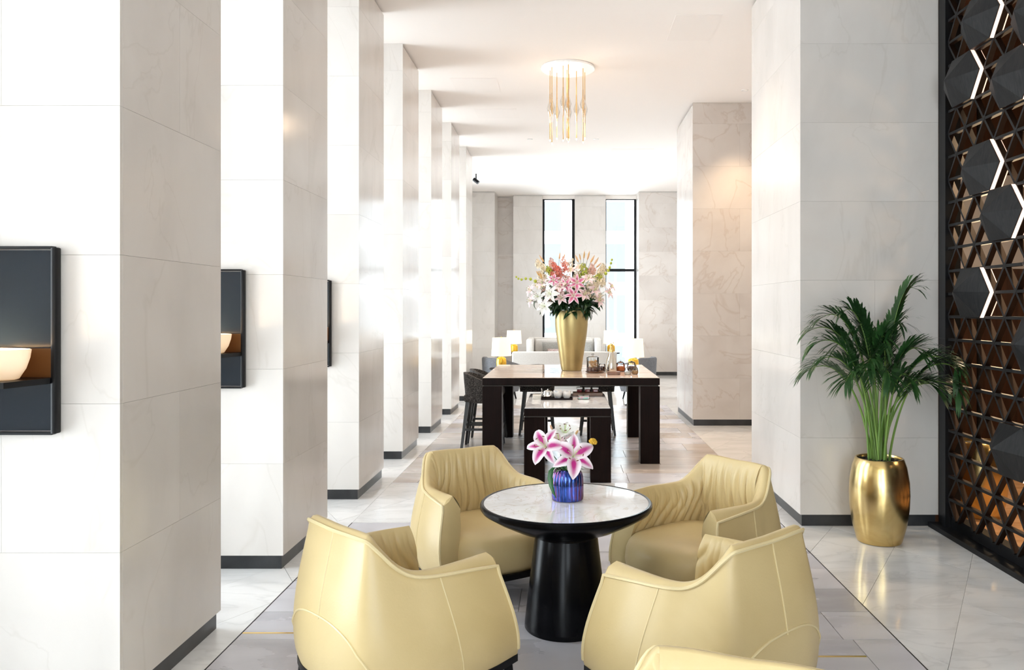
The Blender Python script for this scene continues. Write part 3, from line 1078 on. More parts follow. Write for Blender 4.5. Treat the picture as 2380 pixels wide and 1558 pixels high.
def petal_mesh(m, L=0.1, Wd=0.042, cup=0.35, curl=0.55, key=''):
    k = (m.name, L, Wd, cup, curl)
    if k in PET: return PET[k]
    b = MB()
    b.uv = []
    nu, nv = 10, 6
    for i in range(nu + 1):
        v = i / nu
        w = Wd * (math.sin(PI * min(0.985, 0.08 + 0.92 * v) ** 0.85)) ** 0.85 * 0.5
        # the petal leaves along the axis, opens outwards, its tip rolls back
        ang = R(78) * (1 - v) ** 1.3 * cup * 2 - curl * v ** 2 * 1.6
        if i == 0:
            px, pz = 0.004, 0.0
        else:
            px += L / nu * math.cos(ang)
            pz += L / nu * math.sin(ang)
        for j in range(nv + 1):
            u = j / nv
            y = (u - 0.5) * 2 * w
            ruffle = 0.004 * math.sin(v * 14 + (1 if u > .5 else 2)) * abs(u - .5) * 2 * v
            zz = pz + 0.32 * w * abs((u - 0.5) * 2) ** 1.6 * (1 - 0.4 * v) + ruffle
            b.v.append((px, y, zz))
            b.uv.append((u, v))
    for i in range(nu):
        for j in range(nv):
            a = i * (nv + 1) + j
            b.f.append((a, a + nv + 1, a + nv + 2, a + 1)); b.m.append(0)
    PET[k] = b.mesh('petal', m, True, 80)
    return PET[k]


STAM = {}


def stamen_mesh(L):
    if L in STAM: return STAM[L]
    b = MB()
    for k in range(6):
        a = 2 * PI * k / 6 + 0.3
        e = Vector((math.cos(a) * L * .30, math.sin(a) * L * .30, L * .62))
        b.tube([(0, 0, 0), (e.x * .35, e.y * .35, L * .35), e], 0.0012, 4, 0)
        t = Vector((-math.sin(a), math.cos(a), 0.3)).normalized() * 0.007
        b.tube([e - t, e, e + t], [0.0012, 0.0026, 0.0012], 5, 1)
    b.tube([(0, 0, 0), (0.002, 0, L * .4), (0.004, 0, L * .78)], [0.0022, 0.0016, 0.003], 5, 0)
    STAM[L] = b.mesh('stamens', [FILAM, ANTHER], True)
    return STAM[L]


def axis_quat(ax, spin=0.0):
    return Vector(ax).normalized().to_track_quat('Z', 'Y') @ Matrix.Rotation(spin, 3, 'Z').to_quaternion()


def stem_to(root, base, r=0.0022, m=None, n=6, name='stem'):
    """a stem from the flower's back (its own origin) down to a point in the vase, in the flower's frame"""
    inv = root.matrix_basis.inverted()
    p0 = Vector((0, 0, 0)); p1 = inv @ Vector(base)
    mid = Vector((0, 0, -1)) * (p1.length * 0.35)
    pts = []
    for i in range(n + 1):
        t = i / n
        pts.append(p0 * (1 - t) ** 2 + mid * 2 * t * (1 - t) + p1 * t * t)
    return MB().tube(pts, r, 5).build(name, m or LEAFV, root, True)


def lily(name, label, pos, ax, m, L=0.1, Wd=0.042, cup=0.35, curl=0.55, spin=0.0, base=None, group=None, cat_='flower'):
    root = thing(name, label, cat_, pos, 0, group)
    root.rotation_mode = 'QUATERNION'
    root.rotation_quaternion = axis_quat(ax, spin)
    root.matrix_basis = Matrix.LocRotScale(Vector(pos), axis_quat(ax, spin), None)
    for k in range(6):
        inn = k % 2 == 0
        me = petal_mesh(m, L, Wd * (1.12 if inn else 0.82), cup, curl)
        o = obj('petal', me, root, (0, 0, 0.002 if inn else -0.002))
        o.rotation_euler = (0, 0, PI / 3 * k)
    obj('stamens', stamen_mesh(L), root)
    if base is not None:
        stem_to(root, base)
    return root


VT = VC + Vector((0, 0, 0.145))      # mouth of the small vase
VB = VC + Vector((0, 0, 0.134))


def inmouth(k, r=0.035):
    return VB + Vector((r * math.cos(k * 2.4), r * math.sin(k * 2.4), 0))


lily('stargazer_lily', 'pink and white open lily hanging over the front of the blue vase', W(1332, 1062, 3.955), (.12, -.86, .38), PINKPETAL, 0.132, 0.066, 0.36, 0.58, 0.45, inmouth(1))
lily('stargazer_lily', 'pink and white open lily stretching out beyond the vase leaf', W(1269, 1040, 3.98), (-.28, -.82, .40), PINKPETAL, 0.118, 0.058, 0.36, 0.62, 0.1, inmouth(2))
lily('white_lily', 'white cupped lily standing highest in the blue vase', W(1312, 1016, 4.08), (.05, -.42, .90), WHITEPETAL, 0.095, 0.064, 0.60, 0.10, 0.2, inmouth(3))
lily('blush_lily', 'pale pink half hidden lily between the two pink lilies', W(1300, 1033, 4.10), (-.15, -.5, .8), BLUSHPETAL, 0.085, 0.05, 0.45, 0.3, 0.6, inmouth(4))
# mustard blossom
yf = thing('yellow_blossom', 'small mustard yellow blossom at the edge of the blue vase', 'flower', W(1377, 1028, 4.04))
b = MB()
for k in range(14):
    a = k * 2.39996
    h = 0.012 * (1 - k / 14)
    r = 0.006 + 0.0012 * k
    b.sphere((math.cos(a) * r, math.sin(a) * r * .7, h), 0.0105, 6, 4, (1, 1, 0.8))
b.build('florets', YELLOWF, yf, True)
yf.matrix_basis = Matrix.LocRotScale(W(1377, 1028, 4.04), axis_quat((.5, -.4, .8)), None)
stem_to(yf, inmouth(5), 0.0014)
for q, (px, py, lab) in enumerate(((1283, 998, 'small brown flower bud above the open pink lily'), (1338, 1010, 'thin brown flower bud beside the white lily'))):
    bd_ = thing('flower_bud', lab, 'flower')
    bd_.matrix_basis = Matrix.LocRotScale(W(px, py, 4.12), axis_quat((-.4 if q == 0 else .5, 0, .9)), None)
    MB().lathe([(0.002, -0.004), (0.006, 0.006), (0.005, 0.018), (0.001, 0.026)], 8).build('bud_head', BUDM, bd_, True)
    stem_to(bd_, inmouth(6 + q), 0.0013)


def leaf_mesh(L, Wd, droop, m, name='leaf'):
    b = MB()
    nu = 9
    px, pz = 0.0, 0.0
    for i in range(nu + 1):
        v = i / nu
        w = Wd / 2 * math.sin(PI * (0.04 + 0.95 * v) ** 0.8) if i < nu else 0.0006
        ang = R(25) - droop * v
        if i:
            px += L / nu * math.cos(ang); pz += L / nu * math.sin(ang)
        for u in (-1, 0, 1):
            b.v.append((px, w * u, pz + abs(u) * w * 0.25))
    for i in range(nu):
        for j in (0, 1):
            a = i * 3 + j
            b.f.append((a, a + 3, a + 4, a + 1)); b.m.append(0)
    return b.mesh(name, m, True, 80)


# leaves of the small vase: one long leaf hanging over the rim, a tuft at the mouth
lf = thing('lily_leaf', 'long green leaf hanging down over the side of the blue vase', 'leaf', VC + Vector((-0.066, -0.030, 0.150)))
b = MB()
lp = [(0.03, 0.02, 0.02), (0.0, 0, 0.022), (-0.018, -0.008, 0.004), (-0.022, -0.016, -0.03), (-0.016, -0.026, -0.07), (-0.004, -0.034, -0.105), (0.010, -0.036, -0.128)]
lw_ = [0.004, 0.010, 0.016, 0.018, 0.015, 0.009, 0.001]
for (x, y, z), w in zip(lp, lw_):
    b.v += [(x - w * .75, y - w * .1, z), (x, y - 0.004, z), (x + w * .75, y + w * .2, z)]
for i in range(len(lp) - 1):
    for j in (0, 1):
        a = i * 3 + j
        b.f.append((a, a + 1, a + 4, a + 3)); b.m.append(0)
b.build('leaf_blade', LEAFV, lf, True, ang=80)
for k in range(9):
    a = k * 0.75 + 0.2
    o = thing('vase_foliage', 'short dark green leaf at the mouth of the blue vase', 'leaf', VT + Vector((0.03 * math.cos(a), 0.03 * math.sin(a), 0.0)), a, 'short leaves in the small vase')
    o.rotation_euler = (0, -0.55 + 0.15 * (k % 3), a)
    if k == 0:
        lm0 = leaf_mesh(0.062, 0.026, 1.1, LEAFV, 'leaf_blade')
    obj('leaf_blade', lm0, o)

# ------------------------------------------------------------------ espresso tables
ht = thing('high_table', 'tall espresso wood communal table with a pale polished stone top', 'table', (0.05, 9.15, 0))
MB().rbox(-0.915, 0.915, -0.95, 0.95, 0.812, 0.884, 0.006, 2).build('table_frame', ESPRESSO, ht)
MB().rbox(-0.909, 0.909, -0.944, 0.944, 0.884, 0.891, 0.002, 1).build('stone_top', PINKMARBLE, ht)
MB().box(-0.90, 0.90, -0.935, 0.935, 0.800, 0.812).build('shadow_reveal', SHADOWGAP, ht)
for sx in (-1, 1):
    for sy in (-1, 1):
        MB().rbox(sx * 0.915 - (0.2 if sx > 0 else 0), sx * 0.915 + (0.2 if sx < 0 else 0), sy * 0.95 - (0.2 if sy > 0 else 0), sy * 0.95 + (0.2 if sy < 0 else 0), 0, 0.80, 0.005, 2).build('leg', ESPRESSO, ht)
lt = thing('low_table', 'lower espresso table with a white veined marble top tucked under the tall table', 'table', (0.012, 7.93, 0))
MB().rbox(-0.40, 0.40, -0.62, 0.62, 0.612, 0.682, 0.005, 2).build('table_frame', ESPRESSO, lt)
MB().rbox(-0.394, 0.394, -0.614, 0.614, 0.682, 0.689, 0.002, 1).build('marble_top', WHITEMARBLE, lt)
MB().box(-0.39, 0.39, -0.61, 0.61, 0.602, 0.612).build('shadow_reveal', SHADOWGAP, lt)
for sx in (-1, 1):
    for sy in (-1, 1):
        MB().rbox(sx * 0.40 - (0.19 if sx > 0 else 0), sx * 0.40 + (0.19 if sx < 0 else 0), sy * 0.62 - (0.19 if sy > 0 else 0), sy * 0.62 + (0.19 if sy < 0 else 0), 0, 0.602, 0.005, 2).build('leg', ESPRESSO, lt)

# ------------------------------------------------------------------ big gold vase with its bouquet
GV = Vector((0.06, 9.17, 0.891))
gv = thing('tall_gold_vase', 'tall satin gold vase of lilies standing on the communal table', 'vase', GV)
MB().lathe([(0.10, 0.0), (0.116, 0.003), (0.120, 0.02), (0.138, 0.15), (0.160, 0.30), (0.178, 0.42), (0.188, 0.52), (0.190, 0.58), (0.186, 0.65), (0.180, 0.69), (0.170, 0.69), (0.172, 0.62)], 56, capb=False).build('vase_body', GOLDSATIN, gv, True)
MB().lathe([(0.172, 0.0), (0.0005, 0.001)], 24, capa=False).build('vase_inside', SOIL, gv, False, (0, 0, 0.63))
GM = GV + Vector((0, 0, 0.64))
GC = GV + Vector((0, 0, 0.72))
rb = random.Random(11)


def gbase(p):
    d = Vector((p.x - GV.x, p.y - GV.y, 0))
    if d.length > 0.11: d = d.normalized() * 0.11
    return GM + d


def outward(p, up=0.25):
    d = (p - GC).normalized()
    return (d + Vector((0, -0.35, up))).normalized()


# (pixel direction, depth, kind)
for q, (px, py, Y, m, L) in enumerate(((1333, 688, 8.86, HOTPETAL, 0.118), (1341, 658, 8.88, HOTPETAL, 0.115), (1314, 664, 8.90, HOTPETAL, 0.10), (1288, 652, 8.93, HOTPETAL, 0.085))):
    p = W(px, py, Y)
    lb = ['hot pink star lily lowest at the front of the big bouquet', 'hot pink star lily in the middle of the big bouquet', 'pink lily half turned beside the central star lily', 'small deep pink lily among the coral blooms'][q]
    lily('pink_lily', lb, p, ((p.x - GC.x) * .8, -.9, .2), m, L, L * .42, 0.28, 0.42, 0.5 * q, gbase(p), 'pink lilies in the big bouquet')
wl = [(1281, 684, 8.88), (1267, 713, 8.92), (1298, 640, 9.0), (1252, 690, 9.0)]
for q, (px, py, Y) in enumerate(wl):
    p = W(px, py, Y)
    lb = ['large white lily at the front of the big bouquet', 'white lily drooping over the rim of the tall gold vase', 'small white lily near the top of the big bouquet', 'creamy lily above the single drooping dark leaf'][q]
    lily('white_lily', lb, p, ((p.x - GC.x) * 1.4, -.8, .15), WHITEPETAL, 0.12 if q < 2 else 0.09, 0.054, 0.30, 0.42, 0.4 * q, gbase(p), 'white lilies in the big bouquet')
USED = set()
HRS = 'twelve one two three four five six seven eight nine ten eleven'.split()


def place(px, py, Y, what):
    """says where in the bouquet a bloom sits, as on a clock face"""
    dx, dy = px - 1325, 668 - py
    h = HRS[round(math.degrees(math.atan2(dx, dy)) / 30) % 12]
    rr = math.hypot(dx, dy * 1.25)
    ring = 'inner' if rr < 36 else ('middle' if rr < 66 else 'outer')
    if Y > 9.25: ring = 'rear'
    for extra in ('', 'lower ', 'smaller ', 'tucked in ', 'half hidden '):
        t = '%s%s, %s ring of the big bouquet, %s o\'clock' % (extra, what, ring, h)
        if t not in USED and len(t.split()) <= 16:
            break
    USED.add(t)
    return t


bl = [(1236, 676, 9.05), (1238, 700, 9.1), (1412, 682, 9.05), (1418, 668, 9.15), (1262, 660, 8.98), (1303, 668, 8.90), (1356, 686, 8.92), (1326, 632, 9.0), (1380, 676, 8.95), (1366, 650, 8.93), (1346, 626, 9.02),
      (1306, 694, 8.9), (1390, 700, 9.0), (1300, 650, 9.45), (1350, 640, 9.5), (1380, 670, 9.48), (1270, 675, 9.48), (1325, 690, 9.55)]
for p_ in bl:
    p = W(*p_)
    lily('blush_lily', place(*p_, 'pale blush lily'), p, outward(p, 0.1), BLUSHPETAL, 0.098, 0.042, 0.36, 0.4, rb.uniform(0, 1), gbase(p), 'pale lilies in the big bouquet')


def spray(name, label, pos, ax, m, n, L, r, base, group, rr=0.5):
    root = thing(name, label, 'flower', pos, 0, group)
    root.matrix_basis = Matrix.LocRotScale(Vector(pos), axis_quat(ax), None)
    b = MB()
    q = random.Random(n * 7 + int(L * 1000) + int(pos[0] * 100))
    for k in range(n):
        t = k / n
        a = k * 2.4
        rad = (0.045 if k % 2 else 0.028) * (1 - 0.6 * t) * q.uniform(.8, 1.25)
        c = Vector((math.cos(a) * rad, math.sin(a) * rad, -L * .5 + L * t))
        # a small five-petalled floret
        ax2 = Vector((math.cos(a), math.sin(a), 0.35)).normalized()
        e1 = ax2.orthogonal().normalized(); e2 = ax2.cross(e1)
        s_ = r * (1 - 0.5 * t) * q.uniform(.8, 1.15)
        for j in range(5):
            th = 2 * PI * j / 5 + k
            d = e1 * math.cos(th) + e2 * math.sin(th)
            sd = e2 * math.cos(th) - e1 * math.sin(th)
            p0 = c; p1 = c + d * s_ * .6 + sd * s_ * .36 + ax2 * s_ * .25; p2 = c + d * s_ + ax2 * s_ * .1; p3 = c + d * s_ * .6 - sd * s_ * .36 + ax2 * s_ * .25
            b.add([p0, p1, p2, p3], [(0, 1, 2), (0, 2, 3)])
    tag(b.build('blossoms', m, root), kind='stuff')
    stem_to(root, base, 0.0022, LEAFD)
    MB().tube([(0, 0, -L * .5), (0, 0, L * .5)], 0.002, 5).build('stalk', LEAFD, root)
    return root


SPR = [(CREAMF, 'cream_blossom_spray', 'cream blossom spray in the big bouquet', [(1372, 664, 8.95), (1386, 652, 8.98), (1396, 636, 9.05), (1364, 682, 8.93), (1402, 622, 9.12), (1384, 668, 8.98), (1251, 612, 9.1), (1262, 622, 9.05), (1256, 640, 9.02), (1266, 648, 8.98), (1392, 690, 9.0), (1340, 640, 9.0), (1318, 648, 9.3), (1330, 668, 9.35), (1312, 684, 9.3), (1348, 676, 9.3), (1296, 668, 9.3), (1282, 668, 9.2), (1326, 610, 9.2), (1400, 655, 9.3), (1250, 660, 9.35)]),
       (CORAL, 'coral_blossom_spray', 'coral blossom spray in the big bouquet', [(1290, 620, 9.0), (1298, 632, 8.97), (1312, 622, 9.0), (1287, 640, 8.96), (1306, 640, 8.97)]),
       (PALEPINK, 'pink_blossom_spray', 'soft pink blossom spray in the big bouquet', [(1282, 610, 9.05), (1322, 646, 8.95), (1376, 624, 9.05), (1310, 606, 9.08), (1372, 632, 9.02), (1274, 690, 9.0), (1300, 676, 8.93)]),
       (PODGREEN, 'yellow_orchid_spray', 'yellow green orchid spray in the big bouquet', [(1356, 622, 9.0), (1360, 636, 8.97), (1352, 646, 8.96), (1276, 628, 9.02), (1390, 645, 9.0)])]
for m, nm, lb, ps in SPR:
    for p_ in ps:
        p = W(*p_)
        spray(nm, place(*p_, lb.split(' in ')[0]), p, (outward(p, 0.5) + Vector((rb.uniform(-.35, .35), 0, rb.uniform(-.3, .3)))), m, 15, 0.10, 0.032, gbase(p), lb.split(' in ')[0] + 's')
# tall tan buds at the crown
for px, py, Y, dx in ((1349, 602, 9.1, -.1), (1357, 598, 9.12, .05), (1366, 600, 9.1, .3), (1374, 608, 9.1, .5), (1383, 612, 9.08, .7), (1388, 620, 9.1, .8), (1300, 600, 9.1, 0), (1309, 602, 9.1, .1), (1253, 640, 9.0, -.6), (1258, 645, 8.95, -.5), (1343, 606, 9.15, -.3), (1262, 606, 9.15, -.5)):
    p = W(px, py, Y)
    o = thing('lily_bud', place(px, py, Y, 'tan closed lily bud'), 'flower', p, 0, 'closed buds in the big bouquet')
    o.matrix_basis = Matrix.LocRotScale(p, axis_quat((dx + rb.uniform(-.25, .25), -.1 + rb.uniform(-.4, .3), .9)), Vector.Fill(3, rb.uniform(.8, 1.1)))
    MB().lathe([(0.003, -0.02), (0.010, 0.0), (0.011, 0.03), (0.006, 0.06), (0.0012, 0.078)], 8).build('bud_head', BUDM, o, True)
    stem_to(o, gbase(p), 0.002, LEAFD)
# lime pod sprays
for nm, lab, pts in (('lime_pod_spray', 'spray of lime green pods reaching out sideways from the big bouquet', [(1244, 654), (1233, 649), (1222, 648), (1212, 650), (1205, 648), (1200, 644)]),
                     ('lime_pod_spray', 'spray of lime green pods rising at the window side of the big bouquet', [(1408, 636), (1414, 629), (1417, 622), (1420, 612), (1422, 604), (1398, 645)])):
    p0 = W(*pts[0], 9.0)
    o = thing(nm, lab, 'flower', p0)
    for k, q in enumerate(pts):
        d = W(*q, 9.0) - p0
        MB().sphere(d, 0.019 - 0.0016 * k, 8, 5, (1, 1, 1.1)).build('pod', PODGREEN, o, True)
    MB().tube([W(*q, 9.0) - p0 for q in (pts if pts[0][0] < 1300 else pts[5:] + pts[:5])], 0.0018, 5).build('stalk', PODGREEN, o)
    inn = pts[0] if pts[0][0] < 1300 else pts[5]
    e = W(*inn, 9.0) - p0
    g = gbase(p0) - p0
    MB().tube([e, e.lerp(g, .5) + Vector((0, 0, .04)), g], 0.0018, 5).build('stem', LEAFD, o)
# dark leaf sprigs round the rim
lmA = leaf_mesh(0.185, 0.060, 1.6, LEAFD)
lmB = leaf_mesh(0.175, 0.036, 2.1, LEAFD)
lmC = leaf_mesh(0.15, 0.056, 1.0, LEAFD)
for k in range(26):
    a = 2 * PI * k / 26 + rb.uniform(-.1, .1)
    rad = 0.14 + 0.03 * (k % 3)
    lvl = 0.045 * (k % 4)
    o = thing('foliage_sprig', 'dark green leaf sprig at the rim of the tall gold vase', 'foliage', GM + Vector((0.12 * math.cos(a), 0.12 * math.sin(a), 0.030 + lvl)), a, 'leaf sprigs in the big bouquet')
    for j in range(6):
        q = obj('leaf', (lmA, lmB, lmC)[j % 3], o)
        q.rotation_euler = (rb.uniform(-.5, .5), rb.uniform(-.7, .35) , (j - 2.5) * 0.34 + rb.uniform(-.2, .2))
        q.location = (0.012 * j, rb.uniform(-.035, .035), 0.012 * (j % 3))
    MB().tube([(0, 0, 0.0), (-0.03, 0, -0.06)], 0.003, 5).build('stem', LEAFD, o)
for k in range(34):
    a = k * 2.39996
    rad = 0.03 + 0.28 * math.sqrt((k + .5) / 34)
    zz = 0.27 - 0.50 * rad + rb.uniform(-.05, .10)
    p = GM + Vector((rad * math.cos(a), rad * math.sin(a) * .7, zz))
    o = thing('foliage_sprig', 'dark green leaf sprig between the blooms of the big bouquet', 'foliage', p, 0, 'leaf sprigs between the blooms')
    for j in range(4):
        q = obj('leaf', (lmA, lmB, lmC)[j % 3], o)
        q.rotation_euler = (rb.uniform(-.5, .5), rb.uniform(-1.0, .2), a + (j - 1.5) * 0.9)
    g = gbase(p) - p
    MB().tube([(0, 0, 0), (g.x * .4, g.y * .4, g.z * .5), g], 0.002, 5).build('stem', LEAFD, o)
o = thing('dark_leaf', 'single dark leaf drooping beside the tall gold vase', 'leaf', W(1250, 695, 9.0))
obj('leaf', leaf_mesh(0.16, 0.045, 2.2, LEAFD), o, None, (0, 0.75, R(200)))
MB().tube([(0, 0, 0), (0.1, .05, .0), gbase(W(1250, 695, 9.0)) - W(1250, 695, 9.0)], 0.002, 5).build('stem', LEAFD, o)

# ------------------------------------------------------------------ things on the communal table
ZT = 0.8912


def lath_thing(name, label, cat_, loc, parts, n=24, group=None):
    o = thing(name, label, cat_, loc, 0, group)
    for pn, prof, m, c in parts:
        MB().lathe(prof, n, c).build(pn, m, o, True)
    return o


tray = lath_thing('round_tray', 'round dark wooden tray under the biscuit jar', 'tray', (0.315, 8.83, ZT), [('tray_base', [(0.08, 0), (0.098, 0.008), (0.104, 0.018), (0.098, 0.018), (0.09, 0.01)], WALNUT, (0, 0, 0))], 32)
cj = thing('biscuit_jar', 'tall glass jar filled with biscuits on the round tray', 'jar', (0.295, 8.82, ZT + 0.0105))
MB().lathe([(0.066, 0), (0.068, 0.004), (0.068, 0.15)], 28, capb=False).build('jar_glass', JARGLASS, cj, True)
lid = MB().lathe([(0.070, 0.151), (0.070, 0.160), (0.05, 0.172), (0.008, 0.178), (0.010, 0.186), (0.014, 0.194), (0.008, 0.203)], 24).build('lid', JARGLASS, cj, True)
b = MB()
rc = random.Random(5)
for k in range(26):
    a, q = rc.uniform(0, 6.28), 0.044 * math.sqrt(rc.random())
    z = 0.052 + 0.07 * rc.random()
    t = [(q * math.cos(a) + 0.016 * math.cos(th) * math.cos(k), q * math.sin(a) + 0.016 * math.cos(th) * math.sin(k), z + 0.012 * math.sin(th)) for th in [i * PI / 4 for i in range(9)]]
    b.tube(t, 0.004, 5)
tag(b.build('biscuits', COOKIE, cj, True), kind='stuff')
MB().lathe([(0.060, 0.009), (0.061, 0.05), (0.02, 0.055)], 24).build('chocolate_biscuits', DARKSWEET, cj, True)
o = lath_thing('small_jar', 'small glass jar of chocolate behind the biscuit jar', 'jar', (0.405, 9.02, ZT), [('jar_glass', [(0.036, 0), (0.038, 0.004), (0.038, 0.075), (0.03, 0.088), (0.006, 0.094)], JARGLASS, (0, 0, 0)), ('filling', [(0.032, 0.004), (0.033, 0.055), (0.01, 0.06)], DARKSWEET, (0, 0, 0))])
o = lath_thing('metal_carafe', 'tall polished metal carafe with a gold neck on the communal table', 'bottle', (0.505, 8.92, ZT), [
    ('carafe_body', [(0.05, 0), (0.062, 0.004), (0.065, 0.03), (0.062, 0.09), (0.05, 0.145), (0.034, 0.19), (0.026, 0.215), (0.025, 0.245)], SILVERGOLD, (0, 0, 0)),
    ('neck', [(0.0256, 0.215), (0.026, 0.245), (0.024, 0.262), (0.019, 0.268), (0.0185, 0.29)], GOLD, (0, 0, 0)),
    ('stopper', [(0.016, 0.29), (0.017, 0.296), (0.017, 0.312), (0.010, 0.318)], GOLD, (0, 0, 0))])
MB().tube([(0.018, 0, 0.30), (0.026, 0, 0.315), (0.022, 0, 0.335)], 0.003, 6).build('pour_lever', GOLD, o, True)
o = thing('wooden_block', 'small walnut serving block in front of the metal carafe', 'board', (0.51, 8.56, ZT))
MB().rbox(-0.068, 0.068, -0.05, 0.05, 0, 0.034, 0.004, 2).build('block', WALNUT, o)
for nm, lb, x, y, r, hh, m in (('sweet_jar', 'round glass jar of orange sweets next to the carafe', 0.615, 9.02, 0.05, 0.085, ORANGESWEET), ('sweet_jar', 'round glass jar of dark brown sweets behind the small jars', 0.742, 9.05, 0.05, 0.085, DARKSWEET),
                               ('little_jar', 'little glass jar of pale sweets near the table edge', 0.66, 8.56, 0.034, 0.055, NAPKIN), ('little_jar', 'little glass jar of brown nuts near the table corner', 0.745, 8.62, 0.034, 0.055, COOKIE)):
    zz = 0.0 if r < .04 else 0.02
    o = lath_thing(nm, lb, 'jar', (x, y, ZT), [
        ('jar_glass', [(r * .8, 0), (r, hh * .15), (r * 1.08, hh * .5), (r, hh * .85), (r * .85, hh)], JARGLASS, (0, 0, 0)),
        ('filling', [(r * .7, 0.003), (r * .93, hh * .15), (r * 1.0, hh * .5), (r * .6, hh * .68), (r * .1, hh * .72)], m, (0, 0, 0)),
        ('lid', [(r * .88, hh), (r * .9, hh + .006), (r * .6, hh + .022), (r * .12, hh + .03), (r * .16, hh + .038), (r * .08, hh + .046)], JARGLASS, (0, 0, 0))])

ZL = 0.6892
o = thing('napkin_stack', 'stack of ivory paper napkins on the white marble table', 'napkins', (-0.295, 8.02, ZL))
for k in range(5):
    MB().rbox(-0.044 + .001 * (k % 2), 0.044 - .001 * (k % 3), -0.04, 0.04, 0.009 * k, 0.009 * k + 0.0085, 0.003, 1).build('napkin', NAPKIN, o)
o = thing('dark_tray', 'flat dark tray carrying the silver pot and two patterned cups', 'tray', (-0.094, 8.02, ZL))
MB().rbox(-0.158, 0.158, -0.085, 0.085, 0, 0.008, 0.003, 2).build('tray_base', ESPRESSO, o)
rim = MB()
for a in ((-0.158, 0.158, -0.085, -0.079), (-0.158, 0.158, 0.079, 0.085), (-0.158, -0.152, -0.079, 0.079), (0.152, 0.158, -0.079, 0.079)):
    rim.box(*a, 0.008, 0.016)
rim.build('tray_rim', ESPRESSO, o)
pot = thing('silver_pot', 'small polished silver pot with a handle on the dark tray', 'pot', (-0.185, 8.02, ZL + 0.0085))
MB().lathe([(0.035, 0), (0.046, 0.006), (0.052, 0.03), (0.050, 0.062), (0.045, 0.075), (0.043, 0.075), (0.046, 0.06)], 28, capb=False).build('pot_body', SILVER, pot, True)
MB().lathe([(0.044, 0.075), (0.03, 0.083), (0.006, 0.086), (0.007, 0.092), (0.003, 0.096)], 24).build('lid', SILVER, pot, True)
MB().tube([(-0.045, 0, 0.02), (-0.062, 0, 0.03), (-0.066, 0, 0.055), (-0.058, 0, 0.078), (-0.066, 0, 0.1)], 0.005, 6).build('handle', SILVER, pot, True)
MB().tube([(0.045, 0, 0.045), (0.058, 0, 0.06), (0.064, 0, 0.072)], [0.008, 0.006, 0.005], 6).build('spout', SILVER, pot, True)
for x, s, lb in ((-0.085, 1.1, 'taller marbled porcelain cup beside the silver pot'), (0.005, 1.0, 'shorter marbled porcelain cup at the end of the dark tray')):
    o = lath_thing('porcelain_cup', lb, 'cup', (x, 8.02, ZL + 0.0085), [('cup_body', [(0.018, 0), (0.030, 0.004), (0.041 * s, 0.03 * s), (0.043 * s, 0.055 * s), (0.038 * s, 0.074 * s), (0.035 * s, 0.073 * s), (0.039 * s, 0.055 * s), (0.034 * s, 0.02)], PORCEL, (0, 0, 0))])
o = thing('jar_caddy', 'low walnut caddy holding three white lidded jars', 'caddy', (0.225, 8.36, ZL))
MB().rbox(-0.155, 0.155, -0.07, 0.07, 0, 0.036, 0.004, 2).build('caddy_box', WALNUT, o)
for x, lb in ((-0.086, 'white lidded red jar on the caddy, closest to the cups'), (-0.002, 'white lidded red jar in the middle of the caddy'), (0.082, 'white lidded red jar on the caddy, furthest from the cups')):
    j = thing('preserve_jar', lb, 'jar', (0.225 + x, 8.36, ZL + 0.0365), 0, 'jars on the caddy')
    MB().rbox(-0.026, 0.026, -0.026, 0.026, 0, 0.03, 0.006, 2).build('jar_body', REDJAM, j)
    MB().rbox(-0.032, 0.032, -0.032, 0.032, 0.0302, 0.052, 0.005, 2).build('lid', WHITEP, j)
o = thing('glass_dish', 'square glass dish of coloured sweets in front of the caddy', 'dish', (0.175, 8.02, ZL))
MB().rbox(-0.062, 0.062, -0.05, 0.05, 0, 0.04, 0.006, 2).build('dish_glass', JARGLASS, o)
MB().rbox(-0.052, 0.052, -0.04, 0.04, 0.004, 0.03, 0.008, 2).build('sweets', SWEETG, o)


# ------------------------------------------------------------------ counter stools
def make_stool():
    root = thing('counter_stool', 'stool', 'stool')
    MB().rbox(-0.21, 0.21, -0.19, 0.20, 0.545, 0.635, 0.03, 4).build('seat', TWEED, root, True, ang=50)
    rings = []
    n = 26
    inn, out = [], []
    prof = [(0.0, 0.0), (0.35, 0.008), (0.75, 0.02), (1.0, 0.026)]
    for k in range(n + 1):
        a = R(-100) + R(200) * k / n      # 0 is straight behind
        fade = 1 - 0.30 * (abs(a) / R(100)) ** 2.2
        ring = []
        for s_, (o_, ordr) in enumerate((((1, range(4))), ((-1, range(3, -1, -1))))):
            for j in ordr:
                v, lean = prof[j]
                r = 0.215 + lean + (0.0 if o_ > 0 else -0.045)
                z = 0.535 + (0.335 * fade) * v
                x = r * math.sin(a) * 1.02
                y = -r * math.cos(a) * 0.98 + 0.02
                ring.append((x, y, z))
        rings.append(ring)
    MB().loft(rings).build('backrest', TWEED, root, True, ang=50)
    for sx in (-1, 1):
        for sy in (-1, 1):
            MB().leg((sx * 0.215, sy * 0.215, 0), (sx * 0.155, sy * 0.15, 0.548), 0.014, 0.021).build('leg', STOOLWOOD, root)
    for sx in (-1, 1):
        MB().box(sx * 0.187 - .009, sx * 0.187 + .009, -0.185, 0.185, 0.225, 0.25).build('stretcher', STOOLWOOD, root)
    MB().box(-0.185, 0.185, 0.184, 0.202, 0.17, 0.196).build('footrest', STOOLWOOD, root)
    MB().box(-0.182, 0.182, -0.198, -0.18, 0.255, 0.28).build('stretcher', STOOLWOOD, root)
    return root


